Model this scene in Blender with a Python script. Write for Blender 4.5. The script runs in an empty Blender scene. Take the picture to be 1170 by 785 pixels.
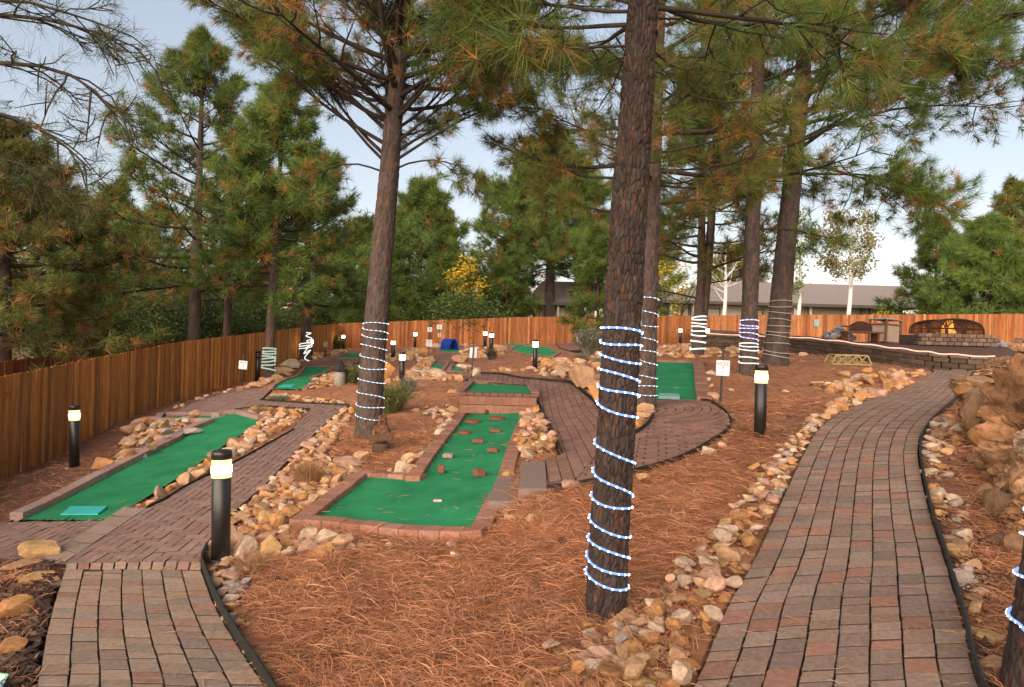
import bpy, bmesh, math, random
import numpy as np
from mathutils import Vector, Matrix

random.seed(11)
RNG = np.random.default_rng(11)
SC = bpy.context.scene
COL = SC.collection

# ------------------------------------------------------------------ survey of the site
# The photograph was surveyed: image position + estimated distance -> a point in the place.
F, CX, CY = 740.0, 585.0, 383.0
ROLL = math.radians(1.5)
CR, SR = math.cos(ROLL), math.sin(ROLL)


def unproj(px, py, d):
    x, y = px - CX, py - CY
    u = x * CR + y * SR
    v = -x * SR + y * CR
    return np.array([u * d / F, d, -v * d / F])


SURVEY = [(585, 785, 3.15), (170, 785, 3.3), (955, 785, 2.96), (150, 648, 5.3), (250, 640, 5.6), (690, 700, 4.1),
          (540, 612, 5.9), (330, 603, 6.0), (565, 565, 7.1), (455, 545, 7.8), (565, 470, 13.2), (10, 785, 3.4),
          (85, 532, 10.2), (25, 597, 7.4), (0, 552, 11.1), (90, 518, 12.9), (200, 462, 19.3), (303, 432, 26),
          (385, 398, 44), (230, 478, 13.5), (290, 482, 12.8), (345, 478, 12.8), (400, 465, 14.5), (420, 495, 11.1),
          (275, 445, 18), (345, 432, 21.4), (400, 408, 32), (449, 409, 33), (459, 437, 20), (474, 397, 39),
          (554, 397, 38), (611, 422.5, 20.7), (542, 433, 17), (640, 441, 15.3), (655, 480, 11.5), (640, 540, 7.2),
          (622, 558, 6.4), (700, 548, 6.5), (780, 530, 7.1), (830, 490, 8.9), (868, 503, 8.3), (770, 458, 11.6),
          (770, 418, 18), (738, 468, 10.8), (884, 600, 5.3), (1063, 600, 5.4), (985, 510, 7.6), (1020, 470, 10.5),
          (1085, 425, 19.5), (1000, 457, 12.2), (855, 428, 15.6), (888, 415, 17.5), (798, 405, 22), (975, 415, 20),
          (950, 440, 15), (600, 393, 42), (780, 392.5, 42), (420, 398, 43), (1170, 394, 37), (1000, 393.5, 39)]
_P = [unproj(*s) for s in SURVEY]
_P += [np.array(p, float) for p in [(-17, 22, -2.4), (-22, 5, -2.7), (-10, 0, -2.3), (0, 0, -1.62), (5, 0, -1.5),
       (6, 4, -1.42), (10, 9, -1.2), (15, 18, -.7), (27, 40, .1), (-26, 58, -1.1), (0, 58, -.5), (30, 58, .1),
       (0, -7, -1.6), (-14, -7, -2.4), (12, -7, -1.4), (-40, 30, -2.2), (40, 25, -.3)]]
_P = np.array(_P)


def _tps(r2):
    return 0.5 * r2 * np.log(r2 + 1e-9)


_n = len(_P)
_A = np.zeros((_n + 3, _n + 3))
_d2 = ((_P[:, None, :2] - _P[None, :, :2]) ** 2).sum(-1)
_A[:_n, :_n] = _tps(_d2) + np.eye(_n) * 0.9
_A[:_n, _n] = 1; _A[:_n, _n + 1:] = _P[:, :2]
_A[_n, :_n] = 1; _A[_n + 1:, :_n] = _P[:, :2].T
_b = np.zeros(_n + 3); _b[:_n] = _P[:, 2]
_w = np.linalg.solve(_A, _b)
GX0, GY0, GS, GNX, GNY = -45.0, -10.0, 0.2, 451, 376
_gx = GX0 + GS * np.arange(GNX); _gy = GY0 + GS * np.arange(GNY)
_GZ = np.zeros((GNX, GNY))
for _i in range(GNX):
    q = np.stack([np.full(GNY, _gx[_i]), _gy], 1)
    r2 = ((q[:, None, :] - _P[None, :, :2]) ** 2).sum(-1)
    _GZ[_i] = _tps(r2) @ _w[:_n] + _w[_n] + q @ _w[_n + 1:]
_GZ = np.clip(_GZ, -3.2, 0.8)


def Hf(x, y):
    """terrain height (arrays or scalars)"""
    x = np.asarray(x, float); y = np.asarray(y, float)
    a = np.clip((x - GX0) / GS, 0, GNX - 1.001); b = np.clip((y - GY0) / GS, 0, GNY - 1.001)
    i = a.astype(int); j = b.astype(int); fa = a - i; fb = b - j
    return (_GZ[i, j] * (1 - fa) * (1 - fb) + _GZ[i + 1, j] * fa * (1 - fb) + _GZ[i, j + 1] * (1 - fa) * fb + _GZ[i + 1, j + 1] * fa * fb)


_dd = np.exp(np.linspace(math.log(1.2), math.log(64), 3000))


def G(px, py, dz=0.0):
    """where the line of sight of a survey mark meets the terrain (raised by dz)"""
    p = unproj(px, py, 1.0)
    z = p[2] * _dd; h = Hf(p[0] * _dd, _dd) + dz
    k = np.nonzero(z <= h)[0]
    k = k[0] if len(k) else len(_dd) - 1
    d = _dd[k]
    return Vector((p[0] * d, d, float(Hf(p[0] * d, d)) + dz))


def Gpoly(pts, dz=0.0):
    return np.array([[*G(a, b, dz)[:2]] for a, b in pts])


# ------------------------------------------------------------------ noise in numpy
def _hash(i, j, s):
    h = (i.astype(np.int64) * 374761393 + j.astype(np.int64) * 668265263 + s * 1442695041) & 0xffffffff
    h = ((h ^ (h >> 13)) * 1274126177) & 0xffffffff
    return ((h ^ (h >> 16)) & 0xffffff) / float(0xffffff)


def vnoise(x, y, s=0):
    i = np.floor(x).astype(np.int64); j = np.floor(y).astype(np.int64)
    u = x - i; v = y - j
    u = u * u * (3 - 2 * u); v = v * v * (3 - 2 * v)
    return (_hash(i, j, s) * (1 - u) * (1 - v) + _hash(i + 1, j, s) * u * (1 - v) + _hash(i, j + 1, s) * (1 - u) * v + _hash(i + 1, j + 1, s) * u * v)


def fbm(x, y, s=0, o=4):
    r = 0; a = .5
    for k in range(o):
        r = r + a * vnoise(x * 2 ** k, y * 2 ** k, s + k); a *= .5
    return r


def worley(u, v, s=0, per=None):
    i0 = np.floor(u).astype(np.int64); j0 = np.floor(v).astype(np.int64)
    f1 = np.full(u.shape, 9.); f2 = np.full(u.shape, 9.); cid = np.zeros(u.shape)
    for a in (-1, 0, 1):
        for b in (-1, 0, 1):
            i = i0 + a; j = j0 + b
            ii = i % per if per else i
            hx = i + _hash(ii, j, s); hy = j + _hash(ii, j, s + 7)
            d = np.sqrt((u - hx) ** 2 + (v - hy) ** 2)
            c = _hash(ii, j, s + 13)
            m = d < f1
            f2 = np.where(m, f1, np.minimum(f2, d)); cid = np.where(m, c, cid); f1 = np.where(m, d, f1)
    return f1, f2, cid


def pip(pts, poly):
    x, y = pts[:, 0], pts[:, 1]
    r = np.zeros(len(pts), bool); n = len(poly)
    for k in range(n):
        x1, y1 = poly[k]; x2, y2 = poly[(k + 1) % n]
        c = ((y1 > y) != (y2 > y)) & (x < (x2 - x1) * (y - y1) / (y2 - y1 + 1e-12) + x1)
        r ^= c
    return r


def dist_edges(pts, poly, closed=True):
    d = np.full(len(pts), 1e9); n = len(poly)
    for k in range(n if closed else n - 1):
        a = np.array(poly[k]); b = np.array(poly[(k + 1) % n]); ab = b - a
        t = np.clip(((pts - a) @ ab) / (ab @ ab + 1e-12), 0, 1)
        d = np.minimum(d, np.hypot(*(pts - a - t[:, None] * ab).T))
    return d


def sh_clip(poly, rect):
    """clip polygon (list) by convex ccw rect"""
    out = [tuple(p) for p in poly]
    n = len(rect)
    for k in range(n):
        a, b = rect[k], rect[(k + 1) % n]
        ex, ey = b[0] - a[0], b[1] - a[1]
        inp, out = out, []
        if not inp:
            return []
        sd = [ex * (p[1] - a[1]) - ey * (p[0] - a[0]) for p in inp]
        for i in range(len(inp)):
            p, q = inp[i - 1], inp[i]; sp, sq = sd[i - 1], sd[i]
            if (sp >= 0) != (sq >= 0):
                t = sp / (sp - sq)
                out.append((p[0] + t * (q[0] - p[0]), p[1] + t * (q[1] - p[1])))
            if sq >= 0:
                out.append(q)
    return out


def smooth(pts, n=8):
    """Catmull-Rom through points"""
    P = [np.array(p, float) for p in pts]
    P = [2 * P[0] - P[1]] + P + [2 * P[-1] - P[-2]]
    o = []
    for i in range(1, len(P) - 2):
        for k in range(n):
            t = k / n
            a, b, c, d = P[i - 1], P[i], P[i + 1], P[i + 2]
            o.append(.5 * (2 * b + (c - a) * t + (2 * a - 5 * b + 4 * c - d) * t * t + (3 * b - a - 3 * c + d) * t ** 3))
    o.append(P[-2])
    return np.array(o)


def resample(P, n):
    P = np.asarray(P, float)
    s = np.r_[0, np.cumsum(np.linalg.norm(np.diff(P, axis=0), axis=1))]
    t = np.linspace(0, s[-1], n)
    return np.stack([np.interp(t, s, P[:, k]) for k in range(P.shape[1])], 1)


# ------------------------------------------------------------------ mesh builder
class MB:
    def __init__(s):
        s.V = []; s.C = []; s.F = {}; s.n = 0

    def add(s, V, faces, col=(1, 1, 1), m=0):
        """V (n,3); faces: array (k,3|4) or list of tuples; col (3,) or (n,3)"""
        V = np.asarray(V, float).reshape(-1, 3)
        c = np.asarray(col, float)
        if c.ndim == 1:
            c = np.tile(c, (len(V), 1))
        if isinstance(faces, np.ndarray):
            s.F.setdefault((faces.shape[1], m), []).append(faces + s.n)
        else:
            by = {}
            for f in faces:
                by.setdefault(len(f), []).append(f)
            for k, fs in by.items():
                s.F.setdefault((k, m), []).append(np.array(fs) + s.n)
        s.V.append(V); s.C.append(c); s.n += len(V)

    def box(s, c, size, R=None, col=(1, 1, 1), m=0, bev=0.0):
        sx, sy, sz = [q / 2 for q in size]
        if bev <= 0:
            V = np.array([(x, y, z) for x in (-sx, sx) for y in (-sy, sy) for z in (-sz, sz)])
            Fa = np.array([(0, 1, 3, 2), (4, 6, 7, 5), (0, 4, 5, 1), (2, 3, 7, 6), (0, 2, 6, 4), (1, 5, 7, 3)])
        else:
            b = min(bev, sx * .9, sy * .9, sz * .9)
            V = []
            for x in (-1, 1):
                for y in (-1, 1):
                    for z in (-1, 1):
                        V += [(x * sx, y * (sy - b), z * (sz - b)), (x * (sx - b), y * sy, z * (sz - b)), (x * (sx - b), y * (sy - b), z * sz)]
            V = np.array(V)
            def I(x, y, z, k): return ((x > 0) * 4 + (y > 0) * 2 + (z > 0)) * 3 + k
            Fa = []
            for sg in (-1, 1):
                for k in range(3):
                    q = []
                    for a, c2 in ((-1, -1), (1, -1), (1, 1), (-1, 1)):
                        t = [0, 0, 0]; t[k] = sg; t[(k + 1) % 3] = a; t[(k + 2) % 3] = c2
                        q.append(I(*t, k))
                    Fa.append(tuple(q if sg > 0 else q[::-1]))
            for k in range(3):
                k1, k2 = (k + 1) % 3, (k + 2) % 3
                for a in (-1, 1):
                    for c2 in (-1, 1):
                        t0 = [0, 0, 0]; t0[k] = -1; t0[k1] = a; t0[k2] = c2
                        t1 = list(t0); t1[k] = 1
                        q = (I(*t0, k1), I(*t1, k1), I(*t1, k2), I(*t0, k2))
                        Fa.append(q if a * c2 < 0 else q[::-1])
            for x in (-1, 1):
                for y in (-1, 1):
                    for z in (-1, 1):
                        q = (I(x, y, z, 0), I(x, y, z, 1), I(x, y, z, 2))
                        Fa.append(q if x * y * z > 0 else q[::-1])
        if R is not None:
            V = V @ np.array(R)[:3, :3].T
        s.add(V + np.array(c), Fa, col, m)

    def bar(s, a, b, w, h, col=(1, 1, 1), m=0, bev=0):
        a = Vector(a); b = Vector(b); d = b - a
        R = d.to_track_quat('X', 'Z').to_matrix()
        s.box((a + b) / 2, (d.length, w, h), R, col, m, bev)

    def tube(s, P, r, n=8, col=(1, 1, 1), m=0, cap=True, colv=None):
        P = np.asarray(P, float); k = len(P)
        r = np.broadcast_to(np.asarray(r, float), (k,))
        T = np.gradient(P, axis=0); T /= np.linalg.norm(T, axis=1, keepdims=True) + 1e-12
        ref = np.array([0, 0, 1.]) if abs(T[0][2]) < .9 else np.array([1., 0, 0])
        U = np.zeros((k, 3))
        for i in range(k):
            u = ref - T[i] * (ref @ T[i]); L = np.linalg.norm(u)
            u = u / L if L > 1e-6 else np.array([1., 0, 0]); U[i] = u; ref = u
        Wv = np.cross(T, U)
        a = np.arange(n) * 2 * math.pi / n
        V = P[:, None] + r[:, None, None] * (np.cos(a)[None, :, None] * U[:, None] + np.sin(a)[None, :, None] * Wv[:, None])
        V = V.reshape(-1, 3)
        i = np.arange(k - 1)[:, None] * n; j = np.arange(n)[None]; j2 = (j + 1) % n
        Fa = np.stack([i + j, i + j2, i + n + j2, i + n + j], -1).reshape(-1, 4)
        c = col if colv is None else np.repeat(colv, n, 0)
        s.add(V, Fa, c, m)
        if cap:
            s.F.setdefault((n, m), []).append(np.array([list(range(n))[::-1]]) + s.n - len(V))
            s.F.setdefault((n, m), []).append(np.array([list(range(n))]) + s.n - n)

    def lathe(s, prof, n=20, c=(0, 0, 0), R=None, col=(1, 1, 1), m=0):
        prof = np.array(prof, float); k = len(prof)
        a = np.arange(n) * 2 * math.pi / n
        V = np.stack([prof[:, 0, None] * np.cos(a), prof[:, 0, None] * np.sin(a), np.repeat(prof[:, 1, None], n, 1)], -1).reshape(-1, 3)
        i = np.arange(k - 1)[:, None] * n; j = np.arange(n)[None]; j2 = (j + 1) % n
        Fa = np.stack([i + j, i + j2, i + n + j2, i + n + j], -1).reshape(-1, 4)
        if R is not None:
            V = V @ np.array(R)[:3, :3].T
        s.add(V + np.array(c), Fa, col, m)

    def prism(s, poly, z0, z1, col=(1, 1, 1), m=0):
        n = len(poly)
        V = [(x, y, z0) for x, y in poly] + [(x, y, z1) for x, y in poly]
        Fa = [tuple(range(n))[::-1], tuple(range(n, 2 * n))] + [(i, (i + 1) % n, n + (i + 1) % n, n + i) for i in range(n)]
        s.add(V, Fa, col, m)

    def build(s, name, mats, parent=None, sm=False, loc=None):
        me = bpy.data.meshes.new(name)
        V = np.concatenate(s.V) if s.V else np.zeros((0, 3))
        off = Vector((0, 0, 0))
        if loc is not None:
            off = Vector(loc)
        if parent is not None:
            off = Vector(parent.location)
        V = V - np.array(off)
        C = np.concatenate(s.C) if s.C else np.zeros((0, 3))
        me.vertices.add(len(V)); me.vertices.foreach_set('co', V.astype(np.float32).ravel())
        idx, st, mi, p = [], [], [], 0
        for (k, m), fs in s.F.items():
            f = np.concatenate(fs)
            idx.append(f.ravel()); st.append(p + np.arange(len(f)) * k); mi.append(np.full(len(f), m)); p += f.size
        idx = np.concatenate(idx); st = np.concatenate(st); mi = np.concatenate(mi)
        me.loops.add(len(idx)); me.loops.foreach_set('vertex_index', idx.astype(np.int32))
        me.polygons.add(len(st)); me.polygons.foreach_set('loop_start', st.astype(np.int32))
        me.polygons.foreach_set('material_index', mi.astype(np.int32))
        me.polygons.foreach_set('use_smooth', np.full(len(st), bool(sm)))
        at = me.attributes.new('col', 'FLOAT_COLOR', 'POINT')
        at.data.foreach_set('color', np.c_[C, np.ones(len(C))].astype(np.float32).ravel())
        me.update(calc_edges=True); me.validate()
        for q in (mats if isinstance(mats, (list, tuple)) else [mats]):
            me.materials.append(q)
        o = bpy.data.objects.new(name, me)
        COL.objects.link(o)
        o.location = off if parent is None else (0, 0, 0)
        if parent is not None:
            o.parent = parent
        return o


def tag(o, label=None, cat=None, group=None, kind=None):
    if label: o['label'] = label
    if cat: o['category'] = cat
    if group: o['group'] = group
    if kind: o['kind'] = kind
    return o


def thing(name, loc, label, cat, group=None):
    o = bpy.data.objects.new(name, None); COL.objects.link(o)
    o.location = loc; o.empty_display_size = .2
    return tag(o, label, cat, group)


# ------------------------------------------------------------------ materials
def mat(name, base=None, rough=.85, var=.25, vs=8., bump=0., bs=30., metal=0., emit=None, es=0., stretch=(1, 1, 1), trans=0., spec=.3, obj=False, sub=None, coat=0):
    """procedural surface: colour (attribute 'col', object colour or constant) x two scales of noise, noise bump"""
    m = bpy.data.materials.new(name); m.use_nodes = True
    N, L = m.node_tree.nodes, m.node_tree.links
    bs_ = N['Principled BSDF']; out = N['Material Output']
    bs_.inputs['Roughness'].default_value = rough
    bs_.inputs['Metallic'].default_value = metal
    bs_.inputs['Specular IOR Level'].default_value = spec
    if emit is not None:
        bs_.inputs['Base Color'].default_value = (*[q * .12 for q in emit], 1)
        bs_.inputs['Emission Color'].default_value = (*emit, 1)
        bs_.inputs['Emission Strength'].default_value = es
        return m
    tc = N.new('ShaderNodeTexCoord'); mp = N.new('ShaderNodeMapping')
    mp.inputs['Scale'].default_value = stretch
    L.new(tc.outputs['Object'], mp.inputs['Vector'])
    if base is None:
        src = N.new('ShaderNodeObjectInfo').outputs['Color'] if obj else None
        if not obj:
            a = N.new('ShaderNodeAttribute'); a.attribute_name = 'col'; src = a.outputs['Color']
    else:
        r = N.new('ShaderNodeRGB'); r.outputs[0].default_value = (*base, 1); src = r.outputs[0]
    n1 = N.new('ShaderNodeTexNoise'); n1.inputs['Scale'].default_value = vs; n1.inputs['Detail'].default_value = 6; n1.inputs['Roughness'].default_value = .65
    L.new(mp.outputs[0], n1.inputs['Vector'])
    mr = N.new('ShaderNodeMapRange'); mr.inputs['From Min'].default_value = .25; mr.inputs['From Max'].default_value = .75
    mr.inputs['To Min'].default_value = 1 - var; mr.inputs['To Max'].default_value = 1 + var
    L.new(n1.outputs['Fac'], mr.inputs['Value'])
    mx = N.new('ShaderNodeVectorMath'); mx.operation = 'MULTIPLY'
    L.new(src, mx.inputs[0]); L.new(mr.outputs[0], mx.inputs[1])
    L.new(mx.outputs[0], bs_.inputs['Base Color'])
    if bump:
        n2 = N.new('ShaderNodeTexNoise'); n2.inputs['Scale'].default_value = bs; n2.inputs['Detail'].default_value = 8; n2.inputs['Roughness'].default_value = .7
        L.new(mp.outputs[0], n2.inputs['Vector'])
        b = N.new('ShaderNodeBump'); b.inputs['Strength'].default_value = bump; b.inputs['Distance'].default_value = .02
        L.new(n2.outputs['Fac'], b.inputs['Height']); L.new(b.outputs[0], bs_.inputs['Normal'])
    if trans:
        t = N.new('ShaderNodeBsdfTranslucent'); L.new(mx.outputs[0], t.inputs['Color'])
        ms = N.new('ShaderNodeMixShader'); ms.inputs[0].default_value = trans
        L.new(bs_.outputs[0], ms.inputs[1]); L.new(t.outputs[0], ms.inputs[2]); L.new(ms.outputs[0], out.inputs['Surface'])
    return m


M = dict(
    ground=mat('forest_floor', None, .95, .45, 7, .9, 40),
    needle=mat('dry_needles', None, .9, .2, 3, trans=.25),
    paver=mat('paver', None, .95, .34, 34, .6, 150, spec=.08),
    brick=mat('brick', None, .95, .34, 30, .6, 150, spec=.08),
    slab=mat('cast_slab', None, .9, .2, 22, .3, 160),
    turf=mat('putting_turf', (.034, .250, .108), .98, .32, 1.8, .8, 380, spec=.05),
    mattee=mat('tee_mat', (.03, .36, .33), .8, .15, 12, .3, 300),
    fence=mat('stained_cedar', None, .85, .5, 5, .35, 60, stretch=(4, 4, .3)),
    bark=mat('pine_bark', None, .97, .5, 30, 1.0, 60, stretch=(1, 1, .4), spec=.08),
    twig=mat('twig_bark', (.038, .029, .025), .95, .3, 8),
    foliage=mat('pine_foliage', None, .65, .25, .7, trans=.32, spec=.25),
    leaf=mat('broad_leaf', None, .6, .2, .9, trans=.4),
    rock=mat('sandstone', None, .95, .42, 2.2, 1.0, 9, obj=True, spec=.1),
    rockv=mat('sandstone_mass', None, .95, .5, 7, 1.0, 32, spec=.1),
    black=mat('black_paint', (.012, .011, .011), .38, .3, 9, .1, 90, spec=.5),
    edging=mat('black_edging', (.014, .015, .012), .6, .3, 6),
    galv=mat('galvanised', (.33, .35, .36), .45, .2, 14, .1, 60, metal=.6),
    concrete=mat('concrete', (.34, .32, .30), .9, .25, 12, .4, 70),
    white=mat('sign_white', (.62, .66, .70), .5, .1, 14),
    red=mat('lettering_red', (.33, .05, .05), .6, .1, 10),
    navy=mat('lettering_navy', (.03, .05, .12), .6, .1, 10),
    teal=mat('plaque_teal', (.18, .34, .33), .6, .2, 10),
    lens_hi=mat('lamp_bright', emit=(1, .82, .50), es=26.),
    lens_lo=mat('lamp_frosted', emit=(1, .72, .30), es=.62),
    lens_far=mat('lamp_far', emit=(1, .80, .46), es=10.),
    lens_amber=mat('lamp_amber', emit=(1, .58, .2), es=9.),
    led=mat('led_point', emit=(.80, .90, 1), es=3.2),
    led_dim=mat('led_point_dim', emit=(.80, .90, 1), es=1.6),
    ledtube=mat('led_tube_blue', emit=(.26, .45, 1), es=.33),
    ledtube_grey=mat('led_tube_clear', emit=(.55, .68, .80), es=.22),
    ledtube_violet=mat('led_tube_violet', emit=(.50, .46, 1), es=.32),
    ledtube_white=mat('led_tube_white', emit=(.95, .93, .84), es=.34),
    ledtube_green=mat('led_tube_green', emit=(.62, .78, .62), es=.18),
    tubeoff=mat('unlit_tube', (.36, .36, .33), .5, .15, 8),
    ledwarm=mat('led_tube_warm', emit=(1, .54, .38), es=.40),
    flame=mat('flame', emit=(1, .32, .04), es=.75),
    flame2=mat('flame_core', emit=(1, .52, .08), es=.95),
    screen=mat('rusty_mesh', (.05, .022, .014), .7, .4, 20, metal=.3),
    rust=mat('rust_metal', (.12, .05, .03), .7, .4, 12, .2, 60),
    gold=mat('gilt_metal', (.30, .245, .105), .5, .2, 12, metal=.3),
    pebble=mat('pebble_panel', (.30, .24, .18), .9, .5, 60, .6, 120),
    stucco=mat('house_wall', (.42, .38, .30), .9, .12, 5, .2, 60),
    stucco2=mat('house_trim', (.09, .075, .065), .8, .2, 6),
    shingle=mat('roof_shingle', (.22, .192, .178), .95, .35, 9, .5, 40, stretch=(1, 1, 3)),
    glass=mat('dark_glass', (.02, .025, .03), .12, .2, 2, spec=.6),
    litwin=mat('lit_window', emit=(1, .80, .50), es=1.1),
    blue=mat('blue_plastic', (.008, .045, .33), .55, .3, 8, .2, 60),
    wood=mat('carved_wood', None, .8, .35, 10, .5, 60, stretch=(1, 1, .4)),
    stone=mat('retaining_block', None, .95, .35, 9, .7, 40),
    aspen=mat('aspen_bark', (.62, .61, .57), .85, .35, 7, .2, 40, stretch=(1, 1, 2.5)),
)
# ------------------------------------------------------------------ camera, sky, sun
cam = bpy.data.cameras.new('camera'); camo = bpy.data.objects.new('camera', cam); COL.objects.link(camo)
cam.sensor_fit = 'HORIZONTAL'; cam.sensor_width = 36; cam.lens = F / 1170 * 36
cam.shift_y = (CY - 392.5) / 1170
cam.clip_start = .05; cam.clip_end = 3000
camo.rotation_euler = (Matrix.Rotation(math.radians(90), 3, 'X') @ Matrix.Rotation(ROLL, 3, 'Z')).to_euler()
SC.camera = camo

SUN_EL, SUN_AZ = math.radians(4.5), math.radians(205)     # azimuth measured from +Y clockwise: low, behind and left of the viewer
wd = bpy.data.worlds.new('World'); SC.world = wd; wd.use_nodes = True
N, L = wd.node_tree.nodes, wd.node_tree.links
sky = N.new('ShaderNodeTexSky'); sky.sky_type = 'NISHITA'; sky.sun_disc = False
sky.sun_elevation = SUN_EL; sky.sun_rotation = SUN_AZ
sky.altitude = 1800; sky.air_density = 1.0; sky.dust_density = 1.2; sky.ozone_density = 1.4
hs = N.new('ShaderNodeHueSaturation'); hs.inputs['Saturation'].default_value = 1.1
gm = N.new('ShaderNodeGamma'); gm.inputs['Gamma'].default_value = .5
L.new(sky.outputs[0], gm.inputs['Color']); L.new(gm.outputs[0], hs.inputs['Color'])
tint = N.new('ShaderNodeVectorMath'); tint.operation = 'MULTIPLY'; tint.inputs[1].default_value = (1.15, .985, .965)
L.new(hs.outputs[0], tint.inputs[0])
L.new(tint.outputs[0], N['Background'].inputs['Color']); N['Background'].inputs['Strength'].default_value = .15
sun = bpy.data.lights.new('sun', 'SUN'); suno = bpy.data.objects.new('sun', sun); COL.objects.link(suno)
sun.energy = 3.6; sun.angle = math.radians(100); sun.color = (1, .78, .60)
sdir = Vector((math.sin(SUN_AZ) * math.cos(SUN_EL), math.cos(SUN_AZ) * math.cos(SUN_EL), math.sin(SUN_EL)))
suno.rotation_euler = sdir.to_track_quat('Z', 'Y').to_euler(); suno.location = sdir * 60
SC.view_settings.view_transform = 'Standard'; SC.view_settings.look = 'None'
SC.view_settings.exposure = 1.95; SC.view_settings.gamma = 1; SC.view_settings.use_curve_mapping = False
SC.cycles.max_bounces = 5; SC.cycles.diffuse_bounces = 3; SC.cycles.glossy_bounces = 2
SC.cycles.transmission_bounces = 3; SC.cycles.transparent_max_bounces = 4; SC.cycles.sample_clamp_indirect = 4
SC.cycles.use_denoising = True

# ------------------------------------------------------------------ outlines (survey marks) of everything paved
PATH_R_L = [(690, 960), (795, 785), (830, 700), (860, 648), (889, 585), (914, 530), (934, 495), (960, 475), (1000, 457), (1040, 441), (1060, 432), (1066, 424), (1050, 416)]
PATH_R_R = [(1190, 960), (1116, 785), (1098, 710), (1078, 640), (1062, 590), (1052, 545), (1049, 515), (1056, 492), (1075, 471), (1094, 452), (1106, 434), (1113, 422), (1116, 416)]
PATH_L_L = [(0, 960), (43, 785), (52, 735), (63, 690), (74, 656)]
PATH_L_R = [(395, 960), (298, 785), (266, 735), (243, 692), (230, 656)]
CENTRE = [(508, 426), (542, 427), (581, 431.5), (625, 437), (651, 439.5), (660, 446), (676, 459), (690, 475), (705, 490), (722, 499), (733, 494),
          (742, 486), (746, 477), (745, 468), (741, 459), (800, 459.5), (810, 461), (825, 470), (831, 476), (834, 482), (834, 487), (825, 496.5), (812, 505), (797, 514), (780, 523), (760, 530.5), (740, 537),
          (700, 547), (655, 556), (625, 559), (622, 527), (641, 522), (630, 495), (618, 470), (606, 450), (603, 441), (538, 437), (512, 432)]
WEST = [(-110, 598.5), (118, 598.5), (168, 583), (215, 556), (280, 523), (335, 492), (356, 468), (300, 464.5), (270, 468), (255, 475), (187, 478.5), (215, 464), (250, 453),
        (285, 446.5), (311, 445.5), (302, 454), (297, 458.5), (350, 462), (399, 464.5), (390, 470), (365, 492), (330, 527), (300, 560), (265, 590), (238, 622), (229.5, 646), (72, 648.5), (50, 643), (-110, 641)]
NORTHW = [(346, 419.5), (362, 414), (384, 410), (408, 411), (412, 414), (396, 419), (380, 420.5)]
HILLP = [(499, 417.5), (504, 404.5), (525, 404.5), (519, 417.5)]
BACKP = [(640, 398), (632, 391), (690, 390), (690, 402), (676, 406)]
# stone beds, by survey marks
BEDS = {
    101: [(560, 800), (660, 742), (745, 690), (786, 640), (838, 585), (868, 548), (905, 500), (936, 486), (925, 508), (900, 560), (868, 640), (838, 695), (802, 785), (790, 800)],
    102: [(905, 500), (940, 470), (985, 448), (1030, 436), (1048, 426), (1058, 428), (1040, 439), (1000, 455), (960, 473), (934, 493)],
    103: [(1060, 495), (1085, 475), (1100, 500), (1092, 545), (1098, 600), (1120, 660), (1120, 700), (1100, 690), (1085, 640), (1068, 590), (1056, 545), (1054, 515)],
    105: [(246, 640), (300, 640), (268, 690), (290, 735), (330, 790), (306, 790), (272, 735), (249, 690), (236, 652)],
    106: [(268, 592), (302, 560), (332, 527), (366, 492), (380, 478), (392, 488), (372, 520), (385, 532), (418, 540), (400, 552), (330, 598), (325, 612), (395, 622), (380, 640), (300, 640), (255, 640), (242, 632)],
    107: [(380, 478), (392, 468), (400, 466), (404, 472), (392, 490)],
    109: [(588, 530), (593, 510), (600, 480), (607, 455), (612, 462), (622, 492), (636, 520), (612, 525)],
    113: [(112, 552), (138, 528), (150, 500), (180, 488), (212, 480), (240, 485), (226, 489), (205, 502), (160, 524), (118, 550)],
    114: [(150, 590), (180, 566), (220, 543), (262, 512), (296, 490), (298, 478), (275, 472), (300, 468), (352, 471), (330, 489), (280, 519), (215, 552), (168, 580)],
    115: [(302, 456), (318, 451), (352, 457), (395, 460), (396, 463), (350, 460.5)],
    116: [(346, 446), (362, 434), (385, 424), (398, 426), (395, 440), (370, 444)],
    117: [(290, 447), (305, 430), (335, 412), (372, 404), (400, 400), (396, 404), (362, 413), (330, 430)],
    119: [(440, 440), (470, 424), (478, 414), (495, 408), (497, 418), (490, 424), (520, 430), (545, 432), (530, 437), (505, 436), (480, 436)],
    120: [(430, 408), (470, 400), (500, 396), (545, 397), (575, 400), (583, 404), (545, 412), (528, 412), (526, 400), (500, 400), (480, 410), (440, 416)],
    121: [(540, 422), (560, 424), (600, 428), (650, 434), (666, 444), (690, 470), (692, 440), (640, 420), (600, 424)],
    122: [(700, 478), (716, 492), (733, 491), (742, 482), (742, 470), (728, 462), (715, 466)],
    123: [(604, 411), (640, 412), (672, 416), (690, 398), (700, 405), (690, 425), (660, 424), (620, 417)],
    124: [(745, 410), (752, 398), (790, 394), (850, 400), (880, 404), (840, 410), (800, 411)],
}
gL, gR = smooth(Gpoly(PATH_R_L)), smooth(Gpoly(PATH_R_R))
lL, lR = smooth(Gpoly(PATH_L_L)), smooth(Gpoly(PATH_L_R))
polyR = np.vstack([gL, gR[::-1]]); polyL = np.vstack([lL, lR[::-1], ])
polyC, polyW, polyN, polyH, polyB = [Gpoly(p) for p in (CENTRE, WEST, NORTHW, HILLP, BACKP)]

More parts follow.
